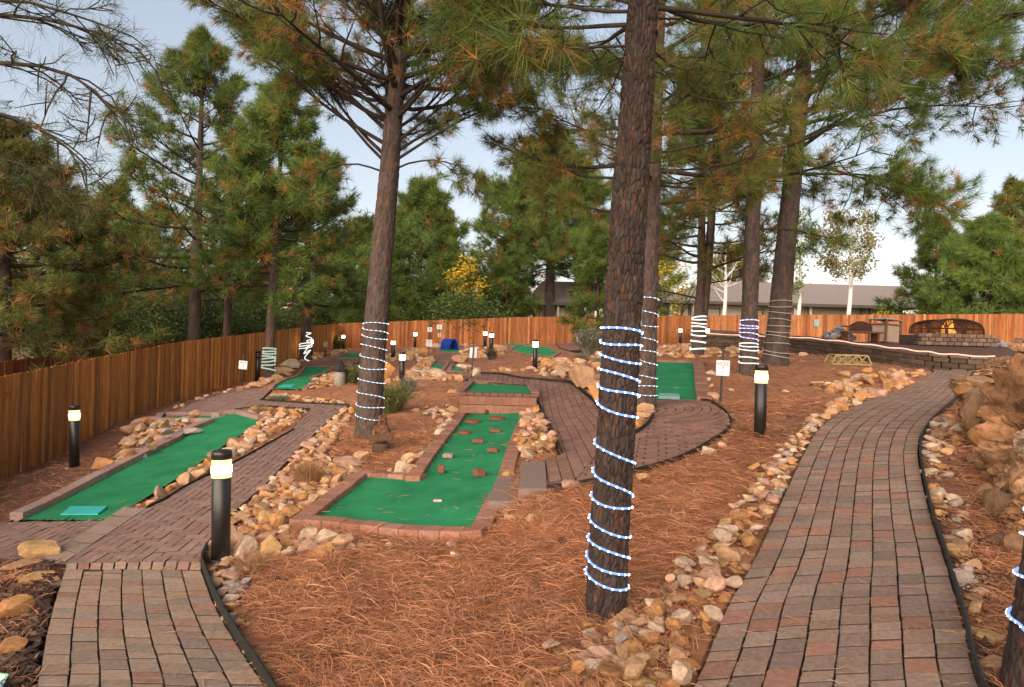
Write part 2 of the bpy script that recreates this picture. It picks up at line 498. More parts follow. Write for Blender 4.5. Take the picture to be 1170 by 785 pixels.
# greens (inner outlines of the turf)
HOLE_A = [(26, 596), (118, 597), (161, 574), (215, 540), (258, 509), (293, 487), (294, 481), (268, 474), (254, 476), (250, 478), (212, 476), (188, 476), (184, 482), (214, 483.5), (245, 483.5), (228, 490.5), (215, 496), (205, 505), (160, 527), (110, 553)]
HOLE_C = [(358, 597), (419, 547.5), (480, 552), (533, 474.5), (596, 473), (565, 563), (538, 611)]
TIER = [(534, 447.5), (542, 438), (603, 440.5), (606, 450)]
HOLE_7 = [(700, 414), (792, 416), (796, 459), (741, 458), (700, 430)]
HOLE_3 = [(312, 445), (350, 419.5), (381, 420), (366, 428), (354, 433.5), (358, 438), (345, 446)]
HOLE_2 = [(386, 410), (398, 404.5), (411, 404), (408, 411)]
HOLE_9 = [(491, 421), (499, 413.5), (511, 414), (504, 424)]
HOLE_9b = [(516, 421.5), (519, 418.5), (531, 419), (529, 426), (516, 425)]
HOLE_8 = [(500, 402.5), (507, 399.5), (524, 400), (523, 403.5)]
KIDNEY = [(585, 401), (588, 397), (598, 395.5), (612, 396), (626, 398), (634, 402), (637, 404), (629, 408.5), (615, 407), (598, 405)]
BACKG = [(578, 396), (580, 392.8), (602, 393.5), (597, 395.2)]
SIDEG = [(676, 411.5), (688, 410.5), (695, 421), (684, 417)]
holes = {k: Gpoly(v) for k, v in dict(A=HOLE_A, C=HOLE_C, T=TIER, S7=HOLE_7, S3=HOLE_3, S2=HOLE_2, S9=HOLE_9, S9b=HOLE_9b, S8=HOLE_8, K=KIDNEY, BG=BACKG, SG=SIDEG).items()}
PAVED = [polyR, polyL, polyC, polyW, polyN, polyH, polyB] + [holes[k] for k in ('A', 'C', 'S7', 'S3', 'S2', 'S9', 'S9b', 'S8', 'K', 'BG', 'SG')]


def inside_any(p, grow=0.):
    r = np.zeros(len(p), bool); d = np.full(len(p), 9.)
    for q in PAVED:
        bb0, bb1 = q.min(0) - 1, q.max(0) + 1
        k = np.nonzero(((p > bb0) & (p < bb1)).all(1))[0]
        if not len(k): continue
        ins = pip(p[k], q); de = dist_edges(p[k], q)
        r[k] |= ins; d[k] = np.minimum(d[k], np.where(ins, -de, de))
    return d


# ------------------------------------------------------------------ ground
def bump(x, y):
    return (fbm(x * 1.1, y * 1.1, 3, 3) - .45) * .14 + (fbm(x * 5, y * 5, 9, 4) - .47) * .07 + (fbm(x * 17, y * 17, 12, 3) - .45) * .03


na, nr = 900, 520
ang = np.linspace(-math.pi, math.pi, na, endpoint=False)
dens = np.sort(np.concatenate([np.linspace(-math.pi, math.pi, 240, endpoint=False), np.linspace(-.86, .86, 660)]))
rad = np.exp(np.linspace(math.log(.9), math.log(90), nr)); rad = np.r_[rad, 130, 200, 400, 900, 2500]
A_, R_ = np.meshgrid(dens, rad, indexing='ij')
gx, gy = (np.sin(A_) * R_).ravel(), (np.cos(A_) * R_).ravel()
P2 = np.stack([gx, gy], 1)
dE = inside_any(P2)
far = np.clip((np.hypot(gx, gy) - 48) / 40, 0, 1); far = far * far * (3 - 2 * far)
gz = Hf(gx, gy) * (1 - far) + (-.6) * far
edge = np.clip((dE - .06) / .5, 0, 1)
gz = gz + bump(gx, gy) * edge * (1 - far) + .012 * edge
gz = np.where(dE < .02, gz - .07, gz)
straw = np.array([.32, .142, .068]); mulch = np.array([.075, .040, .028]); dirt = np.array([.24, .105, .058]); outer = np.array([.10, .085, .04]); redsoil = np.array([.17, .075, .045])
cx_ = fbm(gx * .8, gy * .8, 21, 4)
col = np.where((cx_ > .5)[:, None], straw, straw * .8 + dirt * .2)
west = np.clip((-gx - 3.3 - .35 * np.clip(gy - 8, 0, 30)) / 1.5, 0, 1)[:, None]
col = col * (1 - west) + redsoil * west
ml = (np.clip((-gx - 1.6) / .5, 0, 1) * np.clip((5.3 - gy) / .4, 0, 1))[:, None]
col = col * (1 - ml) + mulch * ml
mr = np.clip((gx - 1.55 - .12 * gy) / .6, 0, 1)[:, None] * np.clip((11 - gy) / 2, 0, 1)[:, None]
col = col * (1 - mr * .6) + mulch * 1.5 * mr * .6
bk = np.clip((gy - 16) / 8, 0, 1)[:, None]
col = col * (1 - bk * .5) + dirt * bk * .5
fo = np.clip((np.hypot(gx, gy) - 44) / 5, 0, 1)[:, None]
col = col * (1 - fo) + outer * fo
mb = MB()
nrr = len(rad); n1 = len(dens)
i = np.arange(n1)[:, None] * nrr; i2 = ((np.arange(n1) + 1) % n1)[:, None] * nrr; j = np.arange(nrr - 1)[None]
q = np.stack([i + j, i + j + 1, i2 + j + 1, i2 + j], -1).reshape(-1, 4)
mb.add(np.stack([gx, gy, gz], 1), q[:, ::-1].copy(), col)
cz = float(Hf(0, 0)) - .02
mb.add(np.vstack([[0, 0, cz], np.stack([np.sin(dens) * .9, np.cos(dens) * .9, np.full(n1, cz)], 1)]), np.array([(0, 1 + (k + 1) % n1, 1 + k) for k in range(n1)]), straw)
tag(mb.build('ground', M['ground'], sm=True), kind='structure')

# ------------------------------------------------------------------ pavers
PAL_BIG = np.array([1.30, 1.26, 1.20]) * np.array([(.195, .140, .115), (.180, .134, .114), (.205, .138, .108), (.170, .130, .112), (.215, .158, .128), (.188, .140, .120), (.225, .125, .095), (.200, .155, .128)])
PAL_LEFT = np.array([1.27, 1.22, 1.15]) * np.array([(.215, .165, .132), (.198, .158, .132), (.225, .168, .130), (.185, .150, .130), (.210, .155, .125), (.235, .180, .138), (.225, .140, .110)])
PAL_BRICK = np.array([(.235, .128, .098), (.220, .124, .100), (.250, .138, .106), (.205, .122, .102), (.230, .140, .115)])
PAL_WEST = np.array([1.2, 1.14, 1.08]) * np.array([(.200, .138, .122), (.188, .134, .122), (.212, .142, .120), (.192, .140, .128), (.205, .130, .114)])


def paver(mb, P, col, top=.032, dep=.07, bev=.0045, jit=.0035):
    """one stone: ccw outline P (n,2) draped on the terrain, chamfered edge"""
    P = np.asarray(P); n = len(P); c = P.mean(0)
    d = P - c; Ld = np.linalg.norm(d, axis=1, keepdims=True) + 1e-9
    q = c + d * (1 - np.minimum(.4, bev / Ld * 1.4))
    j = random.uniform(-jit, jit)
    z0 = Hf(P[:, 0], P[:, 1]); z1 = Hf(q[:, 0], q[:, 1])
    V = np.vstack([np.c_[P, z0 + top - dep], np.c_[P, z0 + top - bev * .8 + j], np.c_[q, z1 + top + j]])
    Fa = [tuple(range(2 * n, 3 * n))]
    for k in range(n):
        a = (k + 1) % n
        Fa += [(k, a, n + a, n + k), (n + k, n + a, 2 * n + a, 2 * n + k)]
    grit = np.array([.055, .042, .034])          # soil packed into the joints stains the flanks of each stone
    mb.add(V, Fa, np.vstack([np.tile(grit, (2 * n, 1)), np.tile(col, (n, 1))]))


def area(P):
    x, y = np.asarray(P).T
    return .5 * (np.dot(x, np.roll(y, -1)) - np.dot(y, np.roll(x, -1)))


def base_sheet(mb, poly, dz=.004, col=(.04, .03, .024), m=0):
    """bedding sheet below the joints, follows the terrain"""
    drape(mb, poly, dz, col, m, .5)


def drape(mb, poly, dz, col, m=0, step=.3, zf=None):
    bm = bmesh.new()
    vs = [bm.verts.new((x, y, 0)) for x, y in poly]
    f = bm.faces.new(vs); f.normal_update()
    bmesh.ops.triangulate(bm, faces=[f])
    lo, hi = np.min(poly, 0), np.max(poly, 0)
    for ax in (0, 1):
        t = lo[ax] + step
        while t < hi[ax]:
            co = [0, 0, 0]; no = [0, 0, 0]; co[ax] = t; no[ax] = 1
            bmesh.ops.bisect_plane(bm, geom=bm.verts[:] + bm.edges[:] + bm.faces[:], plane_co=co, plane_no=no)
            t += step
    bm.verts.ensure_lookup_table()
    V = np.array([v.co[:] for v in bm.verts])
    V[:, 2] = (Hf(V[:, 0], V[:, 1]) if zf is None else zf(V[:, 0], V[:, 1])) + dz
    for k, v in enumerate(bm.verts): v.index = k
    Fa = []
    for f in bm.faces:
        ids = [v.index for v in f.verts]
        a = area(V[ids][:, :2])
        Fa.append(tuple(ids if a > 0 else ids[::-1]))
    bm.free()
    mb.add(V, Fa, col, m)


def ribbon_path(name, A, B, ncol, pal, lens, seed, skirt=None):
    rnd = random.Random(seed)
    mb = MB()
    n = 400
    A, B = resample(A, n), resample(B, n)
    mid = (A + B) / 2
    s = np.r_[0, np.cumsum(np.linalg.norm(np.diff(mid, axis=0), axis=1))]
    poly = np.vstack([A[::8], B[::8][::-1]])
    base_sheet(mb, poly if area(poly) > 0 else poly[::-1])
    g = .0034
    def pt(t, u):
        a = np.array([np.interp(t, s, A[:, k]) for k in (0, 1)]); b = np.array([np.interp(t, s, B[:, k]) for k in (0, 1)])
        return a * (1 - u) + b * u
    for c in range(ncol):
        t = rnd.uniform(0, .1)
        last = -1
        while t < s[-1] - .05:
            ln = rnd.choice(lens)
            w = np.linalg.norm(pt(t, 1) - pt(t, 0))
            u0, u1 = c / ncol + g / w, (c + 1) / ncol - g / w
            wob = rnd.uniform(-.003, .003)
            P = [pt(t + g * 1.2, u0), pt(t + g * 1.2, u1), pt(t + ln - g * 1.2, u1 + wob), pt(t + ln - g * 1.2, u0 + wob)]
            k = rnd.randrange(len(pal)); k = rnd.randrange(len(pal)) if k == last else k; last = k
            cc = pal[k] * rnd.uniform(.84, 1.12)
            paver(mb, P if area(P) > 0 else P[::-1], cc)
            t += ln
    return tag(mb.build(name, M['paver']), kind='structure')


ribbon_path('paver_path', gL, gR, 8, PAL_BIG, [.17, .17, .12, .20, .12], 3)
pl = ribbon_path('paver_walk', lL, lR, 7, PAL_LEFT, [.155, .155, .105, .205], 5)
# header course at the top of the left walk
mb = MB()
a0, a1 = lL[-1], lR[-1]; b0, b1 = np.array(G(72, 648.5)[:2]), np.array(G(229.5, 646.5)[:2])
for k in range(11):
    u0, u1 = k / 11 + .004, (k + 1) / 11 - .004
    sk = .018
    P = [a0 + (a1 - a0) * u0 + 0, a0 + (a1 - a0) * u1, b0 + (b1 - b0) * min(u1 + sk, 1), b0 + (b1 - b0) * (u0 + sk)]
    P = np.array(P); c = P.mean(0); P = c + (P - c) * .97
    paver(mb, P if area(P) > 0 else P[::-1], PAL_LEFT[(k * 3) % 7] * (1.3 if k != 1 else 1.0) * (1 if k != 1 else np.array([1.3, .85, .75])))
tag(mb.build('header_course', M['paver']), kind='structure')


def brick_fill(mb, poly, cells, pal, seed, minA=.0012):
    rnd = random.Random(seed)
    poly = [tuple(p) for p in (poly if area(poly) > 0 else poly[::-1])]
    lo, hi = np.min(poly, 0), np.max(poly, 0)
    for R in cells:
        R = np.array(R)
        if (R.max(0) < lo).any() or (R.min(0) > hi).any(): continue
        if area(R) < 0: R = R[::-1]
        P = sh_clip(poly, R)
        Q = []
        for p in P:
            if not Q or np.hypot(p[0] - Q[-1][0], p[1] - Q[-1][1]) > .012: Q.append(p)
        if len(Q) > 2 and np.hypot(Q[0][0] - Q[-1][0], Q[0][1] - Q[-1][1]) < .012: Q.pop()
        if len(Q) < 3 or area(Q) < minA: continue
        paver(mb, Q, pal[rnd.randrange(len(pal))] * rnd.uniform(.86, 1.14), bev=.006)


def running(o, ax, l, w, nx, ny, g=.0022):
    ax = np.array(ax) / np.hypot(*ax); ay = np.array([-ax[1], ax[0]])
    for b in range(-ny, ny):
        for a in range(-nx, nx):
            x0 = (a + (.5 if b % 2 else 0)) * l; y0 = b * w
            yield [o + ax * (x0 + g) + ay * (y0 + g), o + ax * (x0 + l - g) + ay * (y0 + g), o + ax * (x0 + l - g) + ay * (y0 + w - g), o + ax * (x0 + g) + ay * (y0 + w - g)]


def herring(o, ax, w, n, g=.002):
    ax = np.array(ax) / np.hypot(*ax); ay = np.array([-ax[1], ax[0]])
    for x in range(-n, n):
        for y in range(-n, n):
            k = (x - y) % 4
            if k == 0: X0, Y0, X1, Y1 = x, y, x + 2, y + 1
            elif k == 3: X0, Y0, X1, Y1 = x, y, x + 1, y + 2
            else: continue
            X0, Y0, X1, Y1 = X0 * w + g, Y0 * w + g, X1 * w - g, Y1 * w - g
            yield [o + ax * X0 + ay * Y0, o + ax * X1 + ay * Y0, o + ax * X1 + ay * Y1, o + ax * X0 + ay * Y1]


# centre path: straight arm + rings round the tree island
isl = np.array(G(724, 474)[:2])
sp0, sp1 = (705, 490), (655, 556)
iA, iB = CENTRE.index((705, 490)), CENTRE.index((655, 556))
arm = Gpoly(CENTRE[:iA + 1] + CENTRE[iB:]); ring = Gpoly(CENTRE[iA:iB + 1])
mb = MB()
base_sheet(mb, polyC if area(polyC) > 0 else polyC[::-1])
e0, e1 = np.array(G(622, 527)[:2]), np.array(G(612, 455)[:2])
brick_fill(mb, arm, running(np.array(G(640, 500)[:2]), e1 - e0, .26, .135, 60, 60), PAL_BRICK, 7)
cells = []
for k in range(2, 60):
    r0, r1 = k * .135, (k + 1) * .135
    nn = max(8, int(2 * math.pi * r0 / .24)); ph = (k % 2) * .5
    for q in range(nn):
        t0 = (q + ph) / nn * 2 * math.pi; t1 = (q + 1 + ph) / nn * 2 * math.pi; gg = .0035 / r0
        cells.append([isl + (r0 + .0035) * np.array([math.cos(t0 + gg), math.sin(t0 + gg)]), isl + (r1 - .0035) * np.array([math.cos(t0 + gg), math.sin(t0 + gg)]),
                      isl + (r1 - .0035) * np.array([math.cos(t1 - gg), math.sin(t1 - gg)]), isl + (r0 + .0035) * np.array([math.cos(t1 - gg), math.sin(t1 - gg)])])
brick_fill(mb, ring, cells, PAL_BRICK, 8)
tag(mb.build('brick_path', M['brick']), kind='structure')
mb = MB()
base_sheet(mb, polyW if area(polyW) > 0 else polyW[::-1])
brick_fill(mb, polyW, herring(np.array(G(200, 600)[:2]), np.array(G(330, 500)[:2]) - np.array(G(200, 600)[:2]), .105, 130), PAL_WEST, 9)
tag(mb.build('herringbone_path', M['brick']), kind='structure')
mb = MB()
for k in range(6):
    p = lambda u, v: np.array(G(50 + (141 - 50) * u + (24 + 3 * u) * v, 642.5 + (583 - 642.5) * u + 3.5 * v * (1 - u) + 1.0 * v)[:2])
    u0, u1 = k / 6 + .006, (k + 1) / 6 - .006
    P = np.array([p(u0, 0), p(u0, 1), p(u1, 1), p(u1, 0)])
    paver(mb, P if area(P) > 0 else P[::-1], np.array([.255, .185, .145]) * random.uniform(.9, 1.1), top=.038, bev=.006)
tag(mb.build('slab_band', M['slab']), kind='structure')
mb = MB()
for p_, ax in ((polyN, (1, .4)), (polyH, (.1, 1)), (polyB, (1, .1))):
    base_sheet(mb, p_ if area(p_) > 0 else p_[::-1])
    brick_fill(mb, p_, running(p_.mean(0), ax, .3, .15, 40, 40), PAL_BRICK, 10)
tag(mb.build('far_brick_path', M['brick']), kind='structure')

BEDP = [Gpoly(q) for q in BEDS.values()]
# ------------------------------------------------------------------ pine straw: real needles lying on the ground
def needles(name, n, x0, x1, d0, d1, seed, label=None, keep=lambda x, y: np.ones(len(x)), colr=None):
    r = np.random.default_rng(seed)
    d = np.exp(r.uniform(math.log(d0), math.log(d1), n)); px = r.uniform(x0, x1, n)
    x = (px - CX) / F * d; y = d
    dE = inside_any(np.stack([x, y], 1))
    p = np.where(dE < .02, .015, np.where(dE < .07, .12, np.where(dE < .2, .6, 1.))) * keep(x, y) * np.clip(.30 + 1.6 * (fbm(x * 2.6, y * 2.6, 61, 4) - .22), .12, 1)
    pp = np.stack([x, y], 1)
    for q in BEDP:
        p = np.where(pip(pp, q) & (dE > .02), p * .32, p)
    k = r.uniform(size=n) < p
    x, y, d, dE = x[k], y[k], d[k], dE[k]; n = len(x)
    onp = dE < .02
    clump = fbm(x * 2.2, y * 2.2, 33, 3)
    a = fbm(x * 1.3, y * 1.3, 41, 3) * 9 + r.normal(0, 1.5, n)
    Ln = r.uniform(.10, .20, n); w = .00085 * (1 + d * .17) * r.uniform(.8, 1.3, n)
    Ln = np.where(onp, Ln * .8, Ln)
    edge = np.clip((dE - .06) / .5, 0, 1)
    z = Hf(x, y) + bump(x, y) * edge + .012 * edge + np.where(onp, -.0 + .041, r.uniform(.0, .045, n) * (.4 + 1.2 * clump))
    tilt = np.where(onp, 0, r.normal(.06, .16, n))
    dx, dy = np.cos(a), np.sin(a); cv = r.normal(0, .22, n)
    dx2, dy2 = np.cos(a + cv), np.sin(a + cv)
    P0 = np.stack([x, y, z], 1)
    P1 = P0 + np.stack([dx * Ln * .5, dy * Ln * .5, tilt * Ln * .5 + np.where(onp, 0, .008)], 1)
    P2_ = P1 + np.stack([dx2 * Ln * .5, dy2 * Ln * .5, (tilt - np.where(onp, 0, .2)) * Ln * .5], 1)
    sd = np.stack([-dy, dx, r.normal(0, .5, n)], 1) * w[:, None]
    V = np.stack([P0 - sd, P0 + sd, P1 + sd, P1 - sd, P2_ + sd * .3, P2_ - sd * .3], 1).reshape(-1, 3)
    b = np.arange(n)[:, None] * 6
    Fa = np.stack([b + np.array([0, 1, 2, 3]), b + np.array([3, 2, 4, 5])], 1).reshape(-1, 4)
    pal = np.array([1.28, 1.36, 1.4]) * np.array([(.36, .145, .066), (.42, .180, .082), (.29, .11, .05), (.48, .235, .118), (.20, .085, .048), (.40, .20, .11)]) if colr is None else colr
    c = pal[r.integers(0, len(pal), n)] * r.uniform(.75, 1.2, (n, 1)) * (.8 + .45 * clump[:, None])
    c = np.where(onp[:, None], np.array([.38, .22, .11]), c)
    mb = MB(); mb.add(V, Fa, np.repeat(c, 6, 0))
    return tag(mb.build(name, M['needle']), kind='stuff')


def keep_main(x, y):
    west = np.clip((-x - 3.3 - .35 * np.clip(y - 8, 0, 30)) / 1.5, 0, 1)
    mul = np.clip((-x - 1.6) / .5, 0, 1) * np.clip((5.3 - y) / .4, 0, 1)
    return (1 - west * .75) * (1 - mul * .8)


needles('pine_straw', 330000, -120, 1330, 2.1, 11, 51, keep=keep_main)
needles('pine_straw_far', 60000, 0, 1250, 10, 30, 52, keep=keep_main)

# bark mulch in the bed left of the foreground walk and beside the outcrop
r = np.random.default_rng(77); n = 9000
d = r.uniform(2.6, 5.6, n); px = np.where(r.uniform(size=n) < .7, r.uniform(-260, 75, n), r.uniform(1050, 1330, n)); x = (px - CX) / F * d; y = d
k = inside_any(np.stack([x, y], 1)) > .02; x, y = x[k], y[k]; n = len(x)
a = r.uniform(0, 6.28, n); L_ = r.uniform(.012, .045, n); w_ = L_ * r.uniform(.25, .6, n)
c = np.stack([x, y, Hf(x, y) + bump(x, y) + r.uniform(.014, .03, n)], 1)
u = np.stack([np.cos(a), np.sin(a), r.normal(0, .35, n)], 1) * L_[:, None]; v = np.stack([-np.sin(a), np.cos(a), r.normal(0, .35, n)], 1) * w_[:, None]
V = np.stack([c - u - v, c + u - v * .6, c + u * .9 + v, c - u * .8 + v * .9], 1).reshape(-1, 3)
pal = np.array([(.10, .055, .038), (.07, .042, .032), (.14, .08, .055), (.055, .034, .026), (.19, .125, .09)])
mb = MB(); mb.add(V, np.arange(n)[:, None] * 4 + np.arange(4), np.repeat(pal[r.integers(0, 5, n)] * r.uniform(.7, 1.3, (n, 1)), 4, 0))
tag(mb.build('bark_mulch', M['needle']), kind='stuff')
# ------------------------------------------------------------------ mini golf holes
def Gz(px, py, z):
    p = unproj(px, py, 1.0); d = z / p[2]
    return np.array([p[0] * d, d])


def curb(mb, poly, skip=(), w=.13, h=.085, ln=.24, pal=PAL_BRICK, zf=None, seed=1, gain=1.0, bev=.006):
    rnd = random.Random(seed)
    poly = np.asarray(poly); 
    if area(poly) < 0:
        n = len(poly); poly = poly[::-1]; skip = [(n - 2 - k) % n for k in skip]
    n = len(poly)
    for k in range(n):
        if k in skip: continue
        a, b = poly[k], poly[(k + 1) % n]
        e = b - a; Ld = np.hypot(*e); t = e / Ld; o = np.array([t[1], -t[0]])
        pv = a - poly[k - 1]; nx = poly[(k + 2) % n] - b
        s1 = 0 if (pv[0] * e[1] - pv[1] * e[0]) < 0 or (k - 1) % n in skip else 0
        s2 = w if (e[0] * nx[1] - e[1] * nx[0]) > 0 and (k + 1) % n not in skip else 0
        m = max(1, round((Ld + s2) / ln)); st = (Ld + s2) / m
        for q in range(m):
            c = a + t * (st * (q + .5)) + o * w / 2
            ends = [a + t * st * q, a + t * st * (q + 1)]
            z = [float(Hf(*p)) if zf is None else float(zf(*p)) for p in ends]
            R = Matrix(((t[0], o[0], 0), (t[1], o[1], 0), (0, 0, 1)))
            sl = math.atan2(z[1] - z[0], st)
            R = R @ Matrix.Rotation(-sl, 3, 'Y')
            hh = h + .08
            mb.box((*c, (z[0] + z[1]) / 2 + h - hh / 2 + rnd.uniform(-.004, .004)), (st - .004, w, hh), R, pal[rnd.randrange(len(pal))] * rnd.uniform(.85, 1.18) * gain, bev=bev)


PAL_CURB = PAL_BRICK * np.array([1.25, 1.12, 1.0])


def hole(key, label, skip=(), w=.13, h=.085, ln=.24, dz=.022, pal=None, zf=None, poly=None, seed=1, group=None):
    P = holes[key] if poly is None else poly
    c = P.mean(0)
    t = thing('golf_hole', (c[0], c[1], float(Hf(*c))), label, 'golf hole', group)
    m = MB(); drape(m, P if area(P) > 0 else P[::-1], dz, (1, 1, 1), 0, .4, zf)
    m.build('turf', M['turf'], t)
    m = MB(); curb(m, P, skip, w, h, ln, PAL_CURB if pal is None else pal, zf, seed)
    m.build('kerb', M['brick'], t)
    return t


GRP = 'mini golf greens in brick kerbs'
hole('A', 'long green golf lane beside the left fence, lying between two strips of boulders', skip=(0, 1, 2, 3, 4, 5), w=.15, h=.10, ln=.38, pal=PAL_WEST * 1.35, group=GRP)
hC = hole('C', 'large L-shaped green with brick obstacles in the middle, bordered by red brick', skip=(), w=.17, h=.075, ln=.21, group=GRP, seed=3)
hole('S7', 'square green behind the circular brick paving, right of the lit foreground trunk', skip=(2, 3), w=.26, h=.09, ln=.3, group=GRP)
hole('S3', 'green lane with an angled end beside the pale capped pedestal near the left fence', skip=(6,), w=.14, h=.07, group=GRP)
hole('S2', 'small triangular green at the far corner of the fences beneath a bank of rocks', skip=(), w=.14, h=.07, group=GRP)
hole('S9', 'small green at the foot of the short brick ramp below the blue tunnel', w=.14, h=.07, group=GRP)
hole('S9b', 'tiny green patch right of the brick ramp, behind the blank sign post', w=.14, h=.07, group=GRP)
hole('S8', 'green strip at the top of the brick ramp carrying the blue tunnel', w=.14, h=.05, group=GRP)
hole('K', 'rounded kidney-shaped green behind the bollard in the centre back', w=.16, h=.07, group=GRP)
hole('BG', 'thin sliver of green right in front of the back fence', w=.12, h=.05, group=GRP)
hole('SG', 'small wedge of green partly hidden by the left side of the foreground trunk', w=.16, h=.08, group=GRP)

# upper tier of the centre hole: a raised box of turf behind a brick face
wb = G(565, 471); zt = wb.z + .34
tp = np.array([Gz(534, 449.5, zt), Gz(541.5, 438.2, zt), Gz(602.5, 440.5, zt), Gz(607, 451, zt)])
flat = lambda x, y: np.full(np.shape(x), zt)
tt = thing('golf_hole', (*tp.mean(0), zt), 'raised rectangular green on a brick retaining box above the L-shaped green', 'golf hole', GRP)
m = MB(); drape(m, tp if area(tp) > 0 else tp[::-1], .005, (1, 1, 1), 0, .6, flat); m.build('turf', M['turf'], tt)
m = MB()
xl, yl = Gz(524, 452, zt); xr = Gz(614, 452, zt)[0]
nb = 10
for k in range(nb):
    m.box((xl + (xr - xl) * (k + .5) / nb, yl + .08, zt + .035), ((xr - xl) / nb - .006, .2, .07), None, PAL_BRICK[k % 5] * .72, bev=.01)
pr = [Gz(524, 451, zt), Gz(538.5, 437.2, zt), Gz(604.5, 439.2, zt), Gz(612, 451, zt)]
for a, b in zip(pr[:-1], pr[1:]):
    for k in range(6):
        p, q = a + (b - a) * k / 6, a + (b - a) * (k + 1) / 6
        m.bar((*p, zt + .015), (*q, zt + .015), .16, .09, PAL_BRICK[k % 5] * 1.1, bev=.01)
m.build('kerb', M['brick'], tt)
m = MB()
for r in range(2):
    for k in range(9):
        m.box((xl + .03 + (xr - xl - .06) * (k + .5) / 9, yl + .06 - r * .035, zt - .085 - r * .17), ((xr - xl) / 9 - .006, .14, .165), None, PAL_CURB[(k * 2 + r) % 5] * (.85 + .1 * r) * random.uniform(.9, 1.1), bev=.006)
    m.box((xl + (xr - xl) / 2, yl + 1.2, zt - .24), ((xr - xl) - .2, 2.2, .4), None, PAL_BRICK[0], bev=.01) if r == 0 else None
m.build('brick_face', M['brick'], tt)
for k in (.36, .62, .80):
    m = MB(); m.lathe([(0, 0), (.034, 0), (.042, .006), (.034, .012), (0, .012)], 14, (xl + (xr - xl) * k, yl - .045, zt - .30), Matrix.Rotation(math.radians(90), 3, 'X'), (.01, .01, .01))
    m.build('ball_port', M['black'], tt)

# obstacles standing on the centre green
def zt_(x, y): return float(Hf(x, y)) + .024


for px, py, wpx, hpx, kind, lab in [
        (540, 483, 18, 6, 'disc', 'flat red round stone on the green, left one of the far pair'), (568, 479.5, 18, 6, 'disc', 'flat red round stone on the green, right one of the far pair'),
        (531, 496, 14, 5, 'disc', 'small oval stone behind the grey brick on the left of the lane'), (566, 494.5, 12, 5, 'brick', 'brick lying flat at the right edge of the lane, in front of the round stones'),
        (546, 506.5, 13, 5, 'brick', 'dull brick lying flat in the middle of the narrow lane'), (563, 517, 12, 6, 'brick', 'brown brick lying flat near the right kerb of the lane'),
        (512, 523.5, 12, 4.5, 'pale', 'pale grey brick lying flat near the left kerb of the lane'), (504, 541, 7, 11, 'up', 'red brick standing on end on the green, left of the upright pair'),
        (547.5, 545, 12, 10, 'chunk', 'red brick standing on its side on the green near the slab steps'), (500, 574, 10, 2, 'chip', 'pale chip of stone lying on the wide part of the green')]:
    p = G(px, py, .02); s = p.y / F
    t = thing('stone_obstacle', (p.x, p.y, zt_(p.x, p.y)), lab, 'stone', 'loose bricks and stones on the centre green')
    m = MB(); w = wpx * s
    ang_ = {'up': .2, 'chunk': .5}.get(kind, random.uniform(-.25, .25))
    R = Matrix.Rotation(ang_, 3, 'Z')
    if kind == 'disc':
        a = np.arange(18) * math.pi / 9
        m.lathe([(0, 0), (w * .5, 0), (w * .52, .02), (w * .49, .045), (0, .05)], 18, (p.x, p.y, t.location.z), None, np.array((.21, .085, .055)))
    elif kind == 'chip':
        m.box((p.x, p.y, t.location.z + .012), (w, .05, .024), R, (.5, .42, .34), bev=.008)
    else:
        hh = {'up': .10, 'chunk': .085}.get(kind, .06)
        m.box((p.x, p.y, t.location.z + hh / 2), (w, .11 if kind != 'up' else .09, hh), R, {'pale': (.26, .22, .19)}.get(kind, (.19, .085, .062)), bev=.012)
    m.build('stone', M['brick'], t)

# two slab steps between the green and the centre path
zs2 = float(Hf(*G(566, 572)[:2])) + .19
for (q0, q1, q2, q3), z, lab in [(((569, 541), (593, 541), (592, 573), (557, 573)), zs2 - .10, 'lower grey-brown slab step beside the L-shaped green'),
                                 (((596, 527), (623, 527), (625, 558.5), (592, 558.5)), zs2, 'upper grey-brown slab step leading onto the brick path')]:
    P = np.array([Gz(*q, z) for q in (q3, q2, q1, q0)])
    P = P if area(P) > 0 else P[::-1]
    c = P.mean(0); t = thing('slab_step', (*c, z), lab, 'step', 'slab steps at the centre green')
    Q = c + (P - c) * .975; n = 4
    m = MB(); V = np.vstack([np.c_[P, np.full(4, z - .35)], np.c_[P, np.full(4, z - .012)], np.c_[Q, np.full(4, z)]])
    Fa = [tuple(range(8, 12))]
    for k in range(4):
        a = (k + 1) % 4; Fa += [(k, a, 4 + a, 4 + k), (4 + k, 4 + a, 8 + a, 8 + k)]
    m.add(V, Fa, np.array((.205, .148, .122)) * random.uniform(.95, 1.05)); m.build('slab', M['slab'], t)

# tee mats
def mat_plate(cor, lab, th=.012, dz=.03, m_='mattee'):
    P = Gpoly(cor); c = P.mean(0)
    m = MB(); P = P if area(P) > 0 else P[::-1]
    n = len(P); V = np.vstack([np.c_[P, Hf(P[:, 0], P[:, 1]) + dz], np.c_[c + (P - c) * .97, Hf(P[:, 0], P[:, 1]) + dz + th]])
    m.add(V, [tuple(range(n, 2 * n))] + [(k, (k + 1) % n, n + (k + 1) % n, n + k) for k in range(n)], (1, 1, 1))
    return tag(m.build('tee_mat', M[m_], loc=(*c, float(Hf(*c)))), lab, 'tee mat', 'rubber tee mats')


